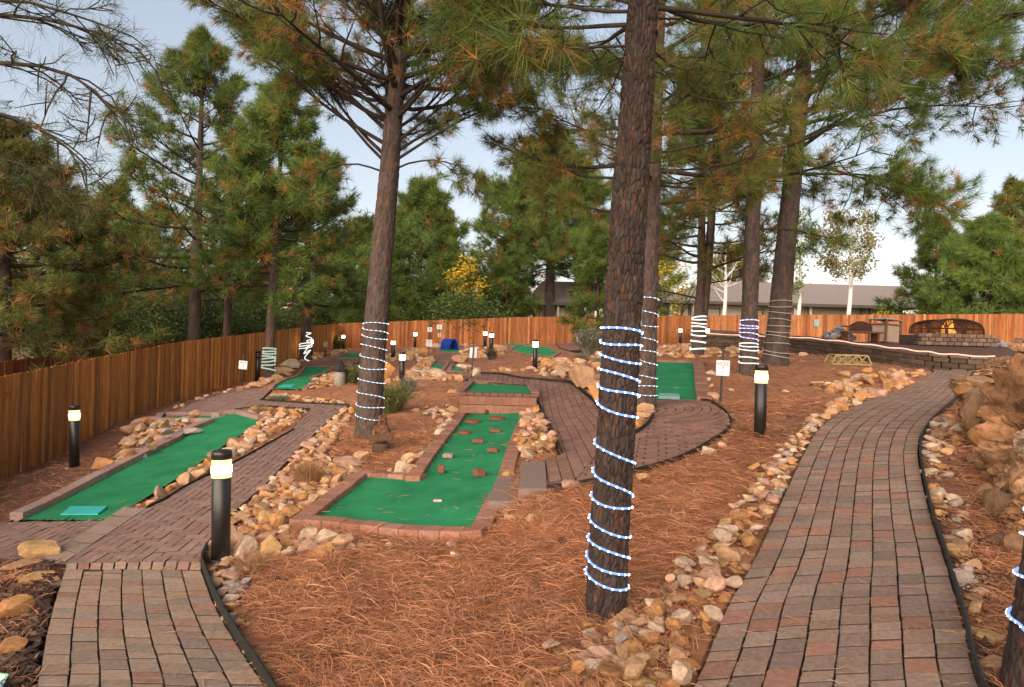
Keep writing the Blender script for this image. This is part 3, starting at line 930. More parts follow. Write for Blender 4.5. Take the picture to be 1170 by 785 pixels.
mat_plate([(68, 592), (112, 591.5), (123, 582.5), (80, 582)], 'bright teal tee mat at the near end of the green lane by the left fence')
mat_plate([(752, 457.5), (777, 458.5), (776, 454.8), (753, 453.8)], 'pale teal tee mat at the front edge of the square green', th=.05, m_='teal')
mat_plate([(318, 443.5), (334, 443.5), (338, 440.8), (323, 440.8)], 'small teal tee mat on the green lane by the hole 3 sign')
mat_plate([(560, 443.5), (582, 444.5), (581, 442.5), (563, 442)], 'dull teal tee mat on the raised rectangular green', dz=zt - float(Hf(*Gpoly([(571, 443)])[0])) + .01) if False else None

# ------------------------------------------------------------------ black edging strips along the paving
def edging(pts, lab, h=.075, sm_=True):
    P = Gpoly(pts); P = smooth(P, 6) if sm_ else resample(P, 60)
    m = MB(); n = len(P)
    d = np.gradient(P, axis=0); d /= np.linalg.norm(d, axis=1, keepdims=True); nrm = np.stack([-d[:, 1], d[:, 0]], 1) * .009
    z = Hf(P[:, 0], P[:, 1])
    ring = [np.c_[P - nrm, z - .06], np.c_[P - nrm, z + h], np.c_[P + nrm, z + h], np.c_[P + nrm, z - .06]]
    V = np.stack(ring, 1).reshape(-1, 3)
    Fa = [(i * 4 + k, i * 4 + (k + 1) % 4, i * 4 + 4 + (k + 1) % 4, i * 4 + 4 + k) for i in range(n - 1) for k in range(4)]
    m.add(V, Fa, (1, 1, 1))
    m.tube(np.c_[P, z + h], .011, 6)
    return tag(m.build('path_edging', M['edging'], loc=(*P[n // 2], float(z[n // 2]))), lab, 'edging', 'black edging strips along the paving')


edging([(x + 2.5, y) for x, y in PATH_R_R[:11]], 'black edging strip along the right side of the wide right-hand path')
edging([(400, 960), (301, 785), (269, 735), (246, 692), (232.5, 656), (230.5, 646), (236, 632)], 'black edging strip curving along the right side of the left foreground walk', h=.085)
edging([(542, 426.5), (581, 431), (625, 436.3), (651, 438.6), (661, 445.2), (677, 458.5), (691, 474.5), (706, 489.5), (722, 498.5), (733, 493.5), (742, 485.5), (746.5, 477)], 'black edging strip from the centre path round the tree island')
edging([(605, 446), (607, 450), (619, 470), (631, 495), (642, 521)], 'black edging strip between the stone bed and the centre path')
edging([(801, 459), (811, 460.5), (826, 469.5), (835.5, 481.5), (835, 488), (826, 497.5), (813, 506), (798, 515), (781, 523.7), (760, 531.5), (738, 538), (702, 547.5)], 'black edging strip round the outer curve of the circular paving', h=.05)
edging([(700, 548), (655, 557), (626, 560)], 'black edging strip at the front corner of the centre path beside the steps', h=.045, sm_=False)
edging([(297, 459), (322, 461), (350, 462.8), (399, 465)], 'black edging strip in front of the rock bed on the left path', h=.06, sm_=False)
edging([(168, 584), (190, 573), (216, 557), (281, 524), (336, 493)], 'dark edging strip between the rock strip and the herringbone path', h=.05)

# ------------------------------------------------------------------ fences
def fence(name, pts, lab, hgt, pal, bw=.14, seed=1, wob=.012, rail_side=1, tops=None, hfn=None, sag=0):
    rnd = random.Random(seed)
    P = np.array(pts, float); P = resample(P, 400)
    s = np.r_[0, np.cumsum(np.hypot(*np.diff(P, axis=0).T))]
    base = thing(name, (*P[0], float(Hf(*P[0]))), lab, 'fence', 'stained board fences')
    mbd = MB(); n = int(s[-1] / bw)
    hx = lambda t: np.interp(t, np.linspace(0, 1, len(hgt)), hgt)
    for k in range(n):
        t = (k + .5) * bw
        x, y = np.interp(t, s, P[:, 0]), np.interp(t, s, P[:, 1])
        x1, y1 = np.interp(t + .05, s, P[:, 0]), np.interp(t + .05, s, P[:, 1])
        a = math.atan2(y1 - y, x1 - x) if t + .05 < s[-1] else a
        zt2 = hx(t / s[-1]) + rnd.uniform(-wob, wob); z = min(float(Hf(x, y)), zt2 - 1.6); h = zt2 - z
        R = Matrix.Rotation(a, 3, 'Z') @ Matrix.Rotation(rnd.uniform(-.005, .005), 3, 'Y') @ Matrix.Rotation(rnd.uniform(-.01, .01), 3, 'X')
        c = np.array(pal[rnd.randrange(len(pal))]) * rnd.uniform(.68, 1.28)
        mbd.box((x, y, z + h / 2 - .03), (bw - rnd.uniform(.003, .009), .019, h + .06), R, c, bev=.004)
    mbd.build('board_panel', M['fence'], base)
    for lv in (1.5, .33):
        m = MB(); pts3 = []
        for t in np.arange(0, s[-1], 1.0):
            x, y = np.interp(t, s, P[:, 0]), np.interp(t, s, P[:, 1]); x1, y1 = np.interp(t + .05, s, P[:, 0]), np.interp(t + .05, s, P[:, 1])
            nv = np.array([-(y1 - y), x1 - x]); nv /= np.hypot(*nv) + 1e-9
            pts3.append((x + nv[0] * .045 * rail_side, y + nv[1] * .045 * rail_side, hx(t / s[-1]) - lv))
        for a_, b_ in zip(pts3[:-1], pts3[1:]):
            m.bar(a_, b_, .04, .09, np.array(pal[0]) * .8)
        m.build('rail', M['fence'], base)
    for t in np.arange(.1, s[-1], 4.8):
        x, y = np.interp(t, s, P[:, 0]), np.interp(t, s, P[:, 1]); x1, y1 = np.interp(t + .05, s, P[:, 0]), np.interp(t + .05, s, P[:, 1])
        nv = np.array([-(y1 - y), x1 - x]); nv /= np.hypot(*nv) + 1e-9
        m = MB(); z = hx(t / s[-1]) - 1.8; x += nv[0] * .115 * rail_side; y += nv[1] * .115 * rail_side
        m.box((x, y, z + .8), (.09, .09, 1.75), None, np.array(pal[0]) * .8, bev=.005)
        m.build('post', M['fence'], base)
    return base


PAL_FL = np.array([2.7, 2.65, 2.3]) * np.array([(.155, .058, .014), (.130, .050, .013), (.175, .070, .018), (.110, .044, .014), (.190, .078, .022), (.140, .052, .013)])
PAL_FB = np.array([1.12, 1.22, 1.2]) * [(.255, .085, .028), (.225, .072, .024), (.285, .102, .036), (.200, .064, .022), (.300, .115, .046)]
lf = [unproj(-190, 640, 6.2), unproj(0, 552, 11.1), unproj(90, 518, 12.9 + 1.0), unproj(200, 462, 19.3), unproj(303, 432, 26.5), unproj(386, 398, 43.5)]
lf = [p[:2] for p in lf]
zs = []
def top_h(px, py, p): 
    return unproj(px, py, p[1])[2]
lfh = [-1.0, top_h(0, 430, lf[1]), top_h(90, 412, lf[2]), top_h(200, 391, lf[3]), top_h(303, 379, lf[4]), top_h(386, 369.5, lf[5])]
print('left fence heights', [round(v, 2) for v in lfh], [tuple(np.round(p, 1)) for p in lf])
ss = np.r_[0, np.cumsum([np.hypot(*(lf[k + 1] - lf[k])) for k in range(len(lf) - 1)])]
tq = np.linspace(0, 1, 60)
fence('board_fence', lf, 'tall brown stained board fence running along the left side of the course', np.interp(tq * ss[-1], ss, lfh), PAL_FL, seed=2, rail_side=1)
bfp = [unproj(386, 398, 43.5), unproj(600, 393, 42.3), unproj(780, 392.5, 42), unproj(1000, 393.5, 39), unproj(1170, 394, 37), unproj(1420, 394, 34)]
bfp = [p[:2] for p in bfp]
bfh = [top_h(x, y, p) for (x, y), p in zip([(386, 369.5), (600, 362), (780, 360.5), (1000, 359.5), (1170, 358.5), (1420, 357)], bfp)]
print('back fence heights', [round(v, 2) for v in bfh])
sb = np.r_[0, np.cumsum([np.hypot(*(bfp[k + 1] - bfp[k])) for k in range(len(bfp) - 1)])]
fence('board_fence', bfp, 'orange-brown board fence closing the back of the course in front of the houses', np.interp(tq * sb[-1], sb, bfh), PAL_FB, seed=3, rail_side=1)
of = [unproj(-120, 470, 12), unproj(0, 440, 16.0), unproj(100, 415, 21), unproj(205, 395, 31)]
of = [p[:2] for p in of]
ofh = [top_h(x, y, p) for (x, y), p in zip([(-120, 436), (0, 413.5), (100, 402), (205, 388)], of)]
print('outer fence', [round(v, 2) for v in ofh])
so = np.r_[0, np.cumsum([np.hypot(*(of[k + 1] - of[k])) for k in range(3)])]
fence('board_fence', of, 'paler orange board fence seen over the top of the left fence', np.interp(tq * so[-1], so, ofh), [(.30, .115, .045), (.26, .10, .04), (.34, .14, .06)], seed=4, rail_side=1)

# ------------------------------------------------------------------ bollard lamps
def bollard(px, py, hpx, wpx, lab, kind='near', tilt=0.0, base='plate', grid=False):
    p = G(px, py); s = p.y / F; h = hpx * s; r = wpx * s / 2
    t = thing('bollard_lamp', p, lab, 'bollard lamp', 'black bollard lamps beside the paths')
    t.rotation_euler = (0, tilt, random.uniform(0, 6))
    o = lambda m, n, mt, sm=True: m.build(n, mt, t, sm)
    n = 28 if kind == 'near' else 16
    hl = .76 * h; hc = .925 * h
    m = MB(); m.lathe([(0, -.12), (r * .93, -.12), (r * .93, hl - .012), (r * .80, hl - .004), (0, hl - .004)], n, p, None, (1, 1, 1)); o(m, 'post', M['black'])
    m = MB()
    lm = {'near': ['lens_lo', 'lens_hi'], 'far': ['lens_far', 'lens_far'], 'amber': ['lens_amber', 'lens_amber'], 'off': ['black', 'black']}[kind]
    e = (hc - hl)
    m.lathe([(0, hl), (r * 1.0, hl), (r * .99, hl + e * .28)], n, p, None, (1, 1, 1), 0)
    m.lathe([(r * .99, hl + e * .28), (r * .97, hl + e * .66)], n, p, None, (1, 1, 1), 1)
    m.lathe([(r * .97, hl + e * .66), (r * .96, hc), (0, hc)], n, p, None, (1, 1, 1), 0)
    o(m, 'lens', [M[lm[0]], M[lm[1]]])
    m = MB(); m.lathe([(0, hc), (r * 1.02, hc), (r * 1.0, h * .985), (r * .93, h), (0, h)], n, p, None, (1, 1, 1)); o(m, 'cap', M['black'])
    if kind == 'near':
        if base == 'concrete':
            m = MB(); m.lathe([(0, -.15), (r * 1.85, -.15), (r * 1.75, .0), (r * 1.7, .02), (0, .02)], 24, p + Vector((0, 0, -.02)), None, (1, 1, 1)); o(m, 'footing', M['concrete'])
        else:
            m = MB(); m.lathe([(0, .005), (r * 1.35, .005), (r * 1.35, .022), (0, .022)], 24, p, None, (1, 1, 1)); o(m, 'base_plate', M['black'])
        if grid:
            m = MB()
            for k in (.33, .66): m.lathe([(r * 1.02, hl + e * k - .004), (r * 1.05, hl + e * k), (r * 1.02, hl + e * k + .004)], n, p)
            for k in range(12):
                a = k * math.pi / 6; m.tube([(p.x + r * 1.03 * math.cos(a), p.y + r * 1.03 * math.sin(a), p.z + z) for z in (hl, hc)], .0035, 4)
            o(m, 'guard_grille', M['galv'])
    return t


bollard(252, 640, 125, 22, 'large black bollard lamp beside the left foreground walk, nearest to the camera', tilt=.02)
bollard(868, 503, 86, 14.2, 'black bollard lamp standing in pine straw left of the wide right path')
bollard(85, 534, 71, 11, 'black bollard lamp with a grille lens on a concrete footing by the left fence', base='concrete', grid=True, tilt=.02)
bollard(459, 437.5, 35, 6.6, 'black bollard lamp behind the green shrub right of the leaning lit trunk', 'far')
bollard(449, 409.5, 21, 4.8, 'small distant bollard lamp just above the shrub bollard, beside the leaning trunk', 'far')
bollard(474, 397.5, 18.5, 3.6, 'tiny bollard lamp against the back fence left of the white signs', 'far')
bollard(554, 397.5, 19.5, 4, 'tiny bollard lamp against the back fence, left one of a close pair', 'far')
bollard(561, 402.5, 23, 4.8, 'small bollard lamp rising from a dark shrub, right one of a close pair', 'far')
bollard(611, 422.5, 34.5, 6, 'bollard lamp on bare straw in front of the kidney-shaped green', 'far')
bollard(777, 394.5, 20, 3.6, 'bollard lamp glowing amber against the back fence left of the twin trunks', 'amber')
bollard(807.5, 398, 24, 4.8, 'bollard lamp half hidden behind the twin trunks wrapped in white rope', 'far')
bollard(392, 399, 17, 3, 'tiny bollard lamp in the corner where the two fences meet', 'far')
bollard(355.5, 410, 23, 3.6, 'bollard lamp behind the white rope tangle on the far left trunk', 'far')
bollard(294, 435, 34.5, 5.6, 'unlit black bollard by the left fence beside the hole 3 sign', 'off')

# ------------------------------------------------------------------ signs
def lettering(txt, size, mt, parent, loc, rot):
    cu = bpy.data.curves.new('lettering', 'FONT'); cu.body = txt; cu.size = size; cu.extrude = .0012; cu.align_x = 'CENTER'; cu.align_y = 'CENTER'
    tmp = bpy.data.objects.new('tmp_text', cu); COL.objects.link(tmp)
    dg = bpy.context.evaluated_depsgraph_get()
    me = bpy.data.meshes.new_from_object(tmp.evaluated_get(dg)); me.name = 'lettering'
    bpy.data.objects.remove(tmp); bpy.data.curves.remove(cu)
    me.materials.clear(); me.materials.append(mt)
    o = bpy.data.objects.new('lettering', me); COL.objects.link(o); o.parent = parent; o.location = loc; o.rotation_euler = rot
    return o


def sign(px, py, hpx, panels, lab, post_w=.035, lean=0., yaw=0., post_top=None, name='hole_sign'):
    """panels: list of (centre height px above base, w px, h px, lines[(text,size frac,y frac,mat)], back?, matkey)"""
    p = G(px, py); s = p.y / F
    t = thing(name, p, lab, 'sign', 'course signs on black posts')
    t.rotation_euler = (0, lean, yaw)
    m = MB(); m.box((p.x, p.y, p.z + hpx * s / 2 - .05), (post_w, post_w, hpx * s + .1), None, (1, 1, 1), bev=.006); m.build('post', M['black'], t)
    for hc, w, h, lines, back, mk in panels:
        yo = .03 if back else -.03
        m = MB(); m.box((p.x, p.y + yo, p.z + hc * s), (w * s, .008, h * s), None, (1, 1, 1), bev=.003); po = m.build('panel', M[mk], t)
        for txt, fs, fy, mt in lines:
            lettering(txt, fs * h * s, M[mt], po, (0, yo - .0055, hc * s + fy * h * s), (math.radians(90), 0, 0))
        if not back:
            m = MB()
            for sx in (-1, 1):
                for sz in (-1, 1):
                    m.box((p.x + sx * w * s * .44, p.y + yo - .006, p.z + hc * s + sz * h * s * .44), (.008, .006, .008), None, (1, 1, 1))
            m.build('screw', M['black'], po)
    return t


sign(823, 461.5, 63.5, [(41, 15.5, 17.5, [('HOLE', .31, .27, 'red'), ('7', .34, .0, 'red'), ('- 2 -', .27, -.29, 'navy')], False, 'white')], 'white hole 7 sign on a black post beside the circular paving', lean=.03)
sign(276, 445, 40, [(28, 9.6, 9.6, [('HOLE', .30, .28, 'navy'), ('3', .46, -.12, 'red')], False, 'white')], 'white hole 3 sign on a black post in front of the left fence', lean=.05)
sign(538.5, 433, 43, [(30, 8, 12, [], True, 'white')], 'leaning sign post seen from behind with its white panel facing away', lean=.045)
sign(489.5, 410, 38, [(33.5, 5.6, 5.4, [('9', .7, 0, 'navy')], False, 'white'), (18, 7, 7.6, [('HOLE', .3, .2, 'navy'), ('2', .4, -.2, 'navy')], False, 'white')], 'thin post with two white panels left of the blue tunnel, lower panel larger', lean=.02)
sign(501.5, 399, 28, [(25.4, 6.2, 5.2, [('8', .7, 0, 'navy')], False, 'white'), (16, 3.2, 5, [], True, 'white')], 'thin post with a white square and a narrow white strip behind the blue tunnel', lean=0)
sign(662, 403.5, 21, [(16.5, 6.8, 8, [('4', .5, -.05, 'navy')], False, 'white')], 'small white square sign among silvery shrubs left of the foreground trunk', lean=0)
sign(372, 409, 20, [(15.5, 5.2, 6, [('5', .6, 0, 'navy')], False, 'lens_lo' if False else 'gold')], 'yellowish sign on a short black post by the far end of the left fence', lean=0)
sign(863.5, 409, 31, [(22, 3.6, 9, [], False, 'white'), ], 'black post with a narrow pale sign half hidden by the violet-lit trunk', post_w=.08, lean=.01)
# teal plaque fixed to the back fence
pq = bfp[2] + (bfp[3] - bfp[2]) * .72
u_ = unproj(932, 369, 1); 
a_, b_ = bfp[2], bfp[3]
for t_ in np.linspace(0, 1, 200):
    pq = a_ + (b_ - a_) * t_
    if pq[0] / pq[1] >= u_[0]: break
zq = u_[2] * pq[1]
m = MB(); m.box((pq[0], pq[1] - .04, zq), (.36, .02, .44), None, (1, 1, 1), bev=.006); m.box((pq[0], pq[1] - .052, zq), (.28, .006, .34), None, (1, 1, 1))
tag(m.build('fence_plaque', M['teal'], loc=(pq[0], pq[1] - .04, zq)), 'small teal plaque fixed to the back fence above the grey rock heap', 'plaque')
# corner of a white printed card low in the left foreground
pc = G(2, 790); d_ = pc.y
t = thing('info_card', pc, 'corner of a white card with green border in the bottom left mulch', 'sign')
p0 = unproj(10.5, 770, d_ * .99)
m = MB(); R = Matrix.Rotation(.10, 3, 'Y') @ Matrix.Rotation(math.radians(-38), 3, 'X')
cc = Vector(p0) + R @ Vector((-.125, 0, -.15))
m.box(cc, (.25, .008, .30), R, (1, 1, 1), bev=.002); po = m.build('border', mat('card_green', (.16, .42, .20), .5, .1, 8), t)
m = MB(); m.box(cc + R @ Vector((0, -.006, 0)), (.232, .005, .282), R, (1, 1, 1)); po2 = m.build('card', M['white'], t)
for txt, dz_ in (('GAMES', .095), ('TEED', .035)):
    o = lettering(txt, .075, M['navy'], po2, cc - Vector(t.location) + R @ Vector((.02, -.010, dz_)), (R @ Matrix.Rotation(math.radians(90), 3, 'X')).to_euler())
m = MB(); m.bar(cc + R @ Vector((0, .02, -.12)), cc + R @ Vector((0, .02, -.12)) + Vector((0, .06, -.18)), .02, .02); m.build('stake', M['black'], t)
# ------------------------------------------------------------------ trees
GREENS = np.array([2.2, 1.95, 1.15]) * np.array([(.045, .085, .030), (.060, .100, .034), (.036, .072, .034), (.075, .105, .036), (.050, .090, .042)])
DRYS = 1.4 * np.array([(.24, .120, .034), (.20, .100, .032), (.27, .15, .042), (.17, .095, .036)])
OLIVE = np.array([1.4, 1.65, 1.15]) * np.array([(.085, .095, .032), (.10, .095, .034), (.075, .085, .030), (.12, .10, .036)])


def rand_dirs(r, n):
    v = r.normal(size=(n, 3)); return v / np.linalg.norm(v, axis=1, keepdims=True)


def tufts(mb, pos, dr, size, col, K, w, r, spread=.75, droop=.12, m=0):
    """needle sprays: K tapering needles per tuft"""
    pos, dr, size, col = map(np.asarray, (pos, dr, size, col))
    n = len(pos)
    p = np.repeat(pos, K, 0); d = np.repeat(dr, K, 0); s = np.repeat(size, K); c = np.repeat(col, K, 0)
    v = d * r.uniform(.35, 1.1, (n * K, 1)) + rand_dirs(r, n * K) * spread
    v[:, 2] -= droop
    v /= np.linalg.norm(v, axis=1, keepdims=True)
    o = p - d * (r.uniform(0, .45, n * K) * s)[:, None]
    L = s * r.uniform(.65, 1.05, n * K)
    side = np.cross(v, rand_dirs(r, n * K)); side /= np.linalg.norm(side, axis=1, keepdims=True) + 1e-9
    ww = w * r.uniform(.7, 1.3, n * K)
    V = np.stack([o - side * ww[:, None], o + side * ww[:, None], o + v * L[:, None] + side * ww[:, None] * .35, o + v * L[:, None] - side * ww[:, None] * .35], 1).reshape(-1, 3)
    Fa = np.arange(n * K)[:, None] * 4 + np.array([0, 1, 2, 3])
    c = c * r.uniform(.8, 1.2, (n * K, 1))
    mb.add(V, Fa, np.repeat(c, 4, 0), m)


def bark_trunk(path, rad, nu=24, dz=.12, plate=(.07, .17), depth=.02, seed=0, tone=1., flare=.16):
    """trunk with plated bark; path (k,3), rad (k,)"""
    path = np.asarray(path, float)
    s = np.r_[0, np.cumsum(np.linalg.norm(np.diff(path, axis=0), axis=1))]
    n = max(6, int(s[-1] / dz)); t = np.linspace(0, s[-1], n)
    C = np.stack([np.interp(t, s, path[:, k]) for k in range(3)], 1)
    for _ in range(3): C[1:-1] = (C[:-2] + 2 * C[1:-1] + C[2:]) / 4
    R = np.interp(t, s, rad) * (1 + flare * np.exp(-t / .28))
    a = np.arange(nu) * 2 * math.pi / nu
    A, T = np.meshgrid(a, t)
    per = max(5, int(2 * math.pi * R[0] / plate[0]))
    u = A / (2 * math.pi) * per; v = T / plate[1]
    vv = v + .5 * vnoise(u * .7 + 3, v * 1.5, seed)
    f1, f2, cid = worley(u, vv, seed, per)
    g = np.clip((f2 - f1) / .28, 0, 1)
    rr = R[:, None] * (1 + .05 * np.sin(A * 3 + seed) * np.exp(-T / .5)) - depth * (1 - g) + depth * .5 * (cid - .5) + depth * .5 * (fbm(u * 2, v * 6, seed + 5, 3) - .5)
    V = np.stack([C[:, 0, None] + rr * np.cos(A), C[:, 1, None] + rr * np.sin(A), np.repeat(C[:, 2, None], nu, 1)], -1).reshape(-1, 3)
    base = np.array([.080, .060, .053]); red = np.array([.135, .072, .050]); grey = np.array([.090, .078, .074])
    w = cid[..., None]; st = (fbm(u * 1.2, v * .8, seed + 9, 3))[..., None]
    col = base * (1 - w * .5) + grey * w * .5
    col = np.where((st > .56) & (w > .45), red, col) * (.8 + .4 * _hash((cid * 9999).astype(np.int64), (cid * 777).astype(np.int64), 3))[..., None] * tone
    i = np.arange(n - 1)[:, None] * nu; j = np.arange(nu)[None]; j2 = (j + 1) % nu
    Fa = np.stack([i + j, i + j2, i + nu + j2, i + nu + j], -1).reshape(-1, 4)
    mb = MB(); mb.add(V, Fa, np.repeat(col.reshape(-1, 3), 1, 0) if True else 0)
    mb.add(np.vstack([C[-1] + [0, 0, .02], V[-nu:]]), np.array([(0, 1 + k, 1 + (k + 1) % nu) for k in range(nu)]), base)
    cen = lambda z: np.array([np.interp(z, C[:, 2], C[:, k]) for k in (0, 1)])
    rf = lambda z: float(np.interp(z, C[:, 2], R))
    return mb, cen, rf


def arc(start, az, el0, L, n, up, wob, r):
    """limb polyline: azimuth az, starting elevation el0, elevation drifts by up along it"""
    P = [np.asarray(start, float)]; a = az; e = el0
    for k in range(n):
        d = np.array([math.cos(a) * math.cos(e), math.sin(a) * math.cos(e), math.sin(e)])
        P.append(P[-1] + d * L / n)
        a += r.normal(0, wob); e += up / n + r.normal(0, wob * .6)
        e = max(-1.3, min(1.3, e))
    return np.array(P)


def grow_limb(wood, tf, start, az, el, L, r0, r, up=.5, sub=6, twigs=3, tl=.2, dry=.2, bare=.3, sides=5, lod=1, drop=0.):
    """one limb with side branches and twigs; collects tufts (pos, dir, size, dryness)"""
    P = arc(start, az, el, L, 7, up, .10, r)
    rad = np.linspace(r0, max(.006, r0 * .18), len(P))
    wood.tube(P, rad, sides + 1, col=(1, 1, 1), cap=False)
    s = np.linspace(0, 1, len(P))
    at = lambda t: np.array([np.interp(t, s, P[:, k]) for k in range(3)])
    def spray(p, d, k, inner):
        for _ in range(k):
            tf.append((p + r.normal(0, tl * .25, 3), d, tl * r.uniform(.75, 1.2), 1 if r.uniform() < dry * (1.6 if inner else .55) else 0))
    ns = max(2, int(sub))
    for q in range(ns):
        t = bare + (1 - bare) * (q + r.uniform(.2, .8)) / ns
        t = min(t, .98)
        d = at(min(1, t + .05)) - at(t - .05); a = math.atan2(d[1], d[0]); e = math.asin(max(-1, min(1, d[2] / (np.linalg.norm(d) + 1e-9))))
        sgn = 1 if q % 2 else -1
        l2 = L * r.uniform(.28, .5) * (1.15 - .6 * t)
        Q = arc(at(t), a + sgn * r.uniform(.5, 1.1), e + r.normal(-drop, .3), l2, 4, up * .8 + r.normal(0, .3), .16, r)
        wood.tube(Q, np.linspace(max(.006, r0 * .35), .004, len(Q)) * (1 if lod else 1.5), sides - 1 if sides > 3 else 3, cap=False)
        sq = np.linspace(0, 1, len(Q)); aq = lambda t: np.array([np.interp(t, sq, Q[:, k]) for k in range(3)])
        dd = Q[-1] - Q[-2]; spray(Q[-1], dd / np.linalg.norm(dd), 2, False)
        for w in range(twigs):
            tt = r.uniform(.25, .95); d2 = Q[-1] - Q[0]; a2 = math.atan2(d2[1], d2[0])
            T = arc(aq(tt), a2 + r.choice([-1, 1]) * r.uniform(.3, 1.0), r.normal(.1 - drop, .4), l2 * r.uniform(.25, .5), 2, .5, .2, r)
            if lod: wood.tube(T, [.006, .005, .003], 3, cap=False)
            dd = T[-1] - T[-2]; spray(T[-1], dd / np.linalg.norm(dd), 2, tt < .6)
            if r.uniform() < .5: spray((T[0] + T[1]) / 2, dd / np.linalg.norm(dd), 1, True)
    dd = P[-1] - P[-2]; spray(P[-1], dd / np.linalg.norm(dd), 3, False)


def finish(t, trunk_mb, wood, tf, K, w, r, pal=GREENS, spread=.75, droop=.12, bark='bark', fol='foliage'):
    trunk_mb.build('trunk', M[bark], t, True)
    if wood.n: wood.build('limb_framework', M['twig'] if bark == 'bark' else M[bark], t, True)
    if tf:
        pos = np.array([q[0] for q in tf]); dr = np.array([q[1] for q in tf]); sz = np.array([q[2] for q in tf]); dy = np.array([q[3] for q in tf])
        c = pal[r.integers(0, len(pal), len(tf))]
        cl = vnoise(pos[:, 0] * .9 + pos[:, 2] * .7, pos[:, 1] * .9 - pos[:, 2] * .5, 5)[:, None]
        c = c * (.75 + .6 * cl)
        c = np.where(dy[:, None] > 0, DRYS[r.integers(0, len(DRYS), len(tf))], c)
        mb = MB(); tufts(mb, pos, dr, sz, c, K, w, r, spread, droop); mb.build('crown', M[fol], t)


TR = {}


def pine(key, pts, wpx, lab, limbs=(), auto=None, K=26, w=.0035, tl=.2, seed=1, nu=24, dz=.12, plate=(.08, .2), depth=.02, dry=.22, pal=GREENS, top=None, group='ponderosa pines on the course', tone=1., base_d=None, sides=5, lod=1, spread=.75, drop=0., cat='tree', name='pine_tree', dscale=1.0):
    """pts: survey marks up the trunk (same distance as the base); wpx: width in marks"""
    r = np.random.default_rng(seed)
    b = G(*pts[0]) if base_d is None else Vector(unproj(*pts[0], base_d))
    if base_d is not None: b.z = float(Hf(b.x, b.y))
    d = b.y
    P = [np.array(b) - [0, 0, .15]] + [unproj(x, y, d) for x, y in pts[1:]]
    R = np.array(wpx, float) * d / F / 2 * .87
    if top is not None:
        dv = (P[-1] - P[-2]) / np.linalg.norm(P[-1] - P[-2]); Ht = top - P[-1][2]
        if Ht > 0.3:
            P.append(P[-1] + np.array([dv[0] * Ht * .6, 0, Ht])); R = np.r_[R, max(.02, R[-1] * .12)]
    t = thing(name, b, lab, cat, group)
    tm, cen, rf = bark_trunk(P, R, nu, dz, plate, depth, seed, tone)
    wood = MB(); tf = []
    zt_ = P[-1][2]
    for z, az, el, L, up, sub in limbs:
        zz = unproj(CX, z, d)[2] if z > 3.9 or z < -20 else z
        c = cen(zz); a = math.radians(az)
        st = np.array([c[0] + rf(zz) * .7 * math.cos(a), c[1] + rf(zz) * .7 * math.sin(a), zz])
        grow_limb(wood, tf, st, a, math.radians(el), L, max(.010, min(.05, L * .0125)), r, up, int(sub * (1.6 if key == 'T6' else 1.15)), 4 if key == 'T6' else 3, tl, dry, .3, sides, lod, drop)
    if auto:
        z0, z1, n, L0, L1, el0, el1, sub, tw = auto
        ga = r.uniform(0, 6)
        for q in range(n):
            f = (q + r.uniform(0, .6)) / n
            z = z0 + (z1 - z0) * f; c = cen(z); ga += 2.4 + r.normal(0, .3)
            L = (L0 + (L1 - L0) * f ** 1.3) * r.uniform(.75, 1.15)
            el = math.radians(el0 + (el1 - el0) * f + r.normal(0, 8))
            st = np.array([c[0], c[1], z])
            grow_limb(wood, tf, st, ga, el, L, max(.012, min(.06, L * .017)), r, .45, sub, tw, tl, dry * (1.2 - .5 * f), .25, sides, lod, drop)
        for q in range(6): tf.append((np.array([*cen(z1), z1]) + r.normal(0, .15, 3), np.array([0, 0, 1.]), tl, 0))
    finish(t, tm, wood, tf, K, w, r, pal, spread)
    TR[key] = (t, cen, rf, d)
    return t


S = lambda px, d: px * d / F
# --- the seven big pines standing on the course
pine('T1', [(691, 704), (694, 640), (702, 520), (709, 400), (718, 250), (727, 120), (735, 0), (745, -140)], [52, 51, 50, 50, 48, 44, 39, 35],
     'large dark-barked pine in the foreground wrapped in a blue-white rope light',
     limbs=[(2.02, 172, 2, 1.05, .1, 6), (1.80, 186, -6, .8, .4, 5), (1.95, 150, 10, 1.3, .2, 6), (2.05, 8, 0, 1.6, -.2, 7), (2.1, 40, 5, 1.7, .1, 7), (2.2, 200, 10, 1.6, .1, 7), (2.2, -20, 10, 1.6, 0, 7), (2.0, 100, 12, 1.6, .2, 7), (2.25, 330, 10, 1.5, .2, 6)],
     auto=(2.3, 6.5, 26, 1.8, .8, 0, 45, 7, 3), K=30, w=.0018, tl=.20, seed=21, nu=190, dz=.009, plate=(.034, .075), depth=.016, dry=.12, top=7.0, tone=.62, drop=.25)
pine('T2', [(737, 469), (739, 400), (742, 300), (746, 180), (750, 60), (755, -60)], [27, 25, 24, 22, 20, 18],
     'pine directly behind the foreground trunk, standing in the round stone island',
     limbs=[(228, 10, 8, 1.8, .3, 7), (205, 20, -5, 2.0, .5, 7), (240, 175, 0, 1.9, .4, 7), (200, 160, 5, 2.4, .4, 8), (165, 190, 10, 2.2, .4, 8), (170, -5, 8, 2.0, .4, 8)],
     auto=(2.6, 8.2, 30, 3.0, 1.0, -8, 40, 8, 3), K=30, w=.0036, tl=.24, seed=22, nu=60, dz=.03, dry=.2, top=9, plate=(.07, .17), depth=.018, pal=OLIVE)
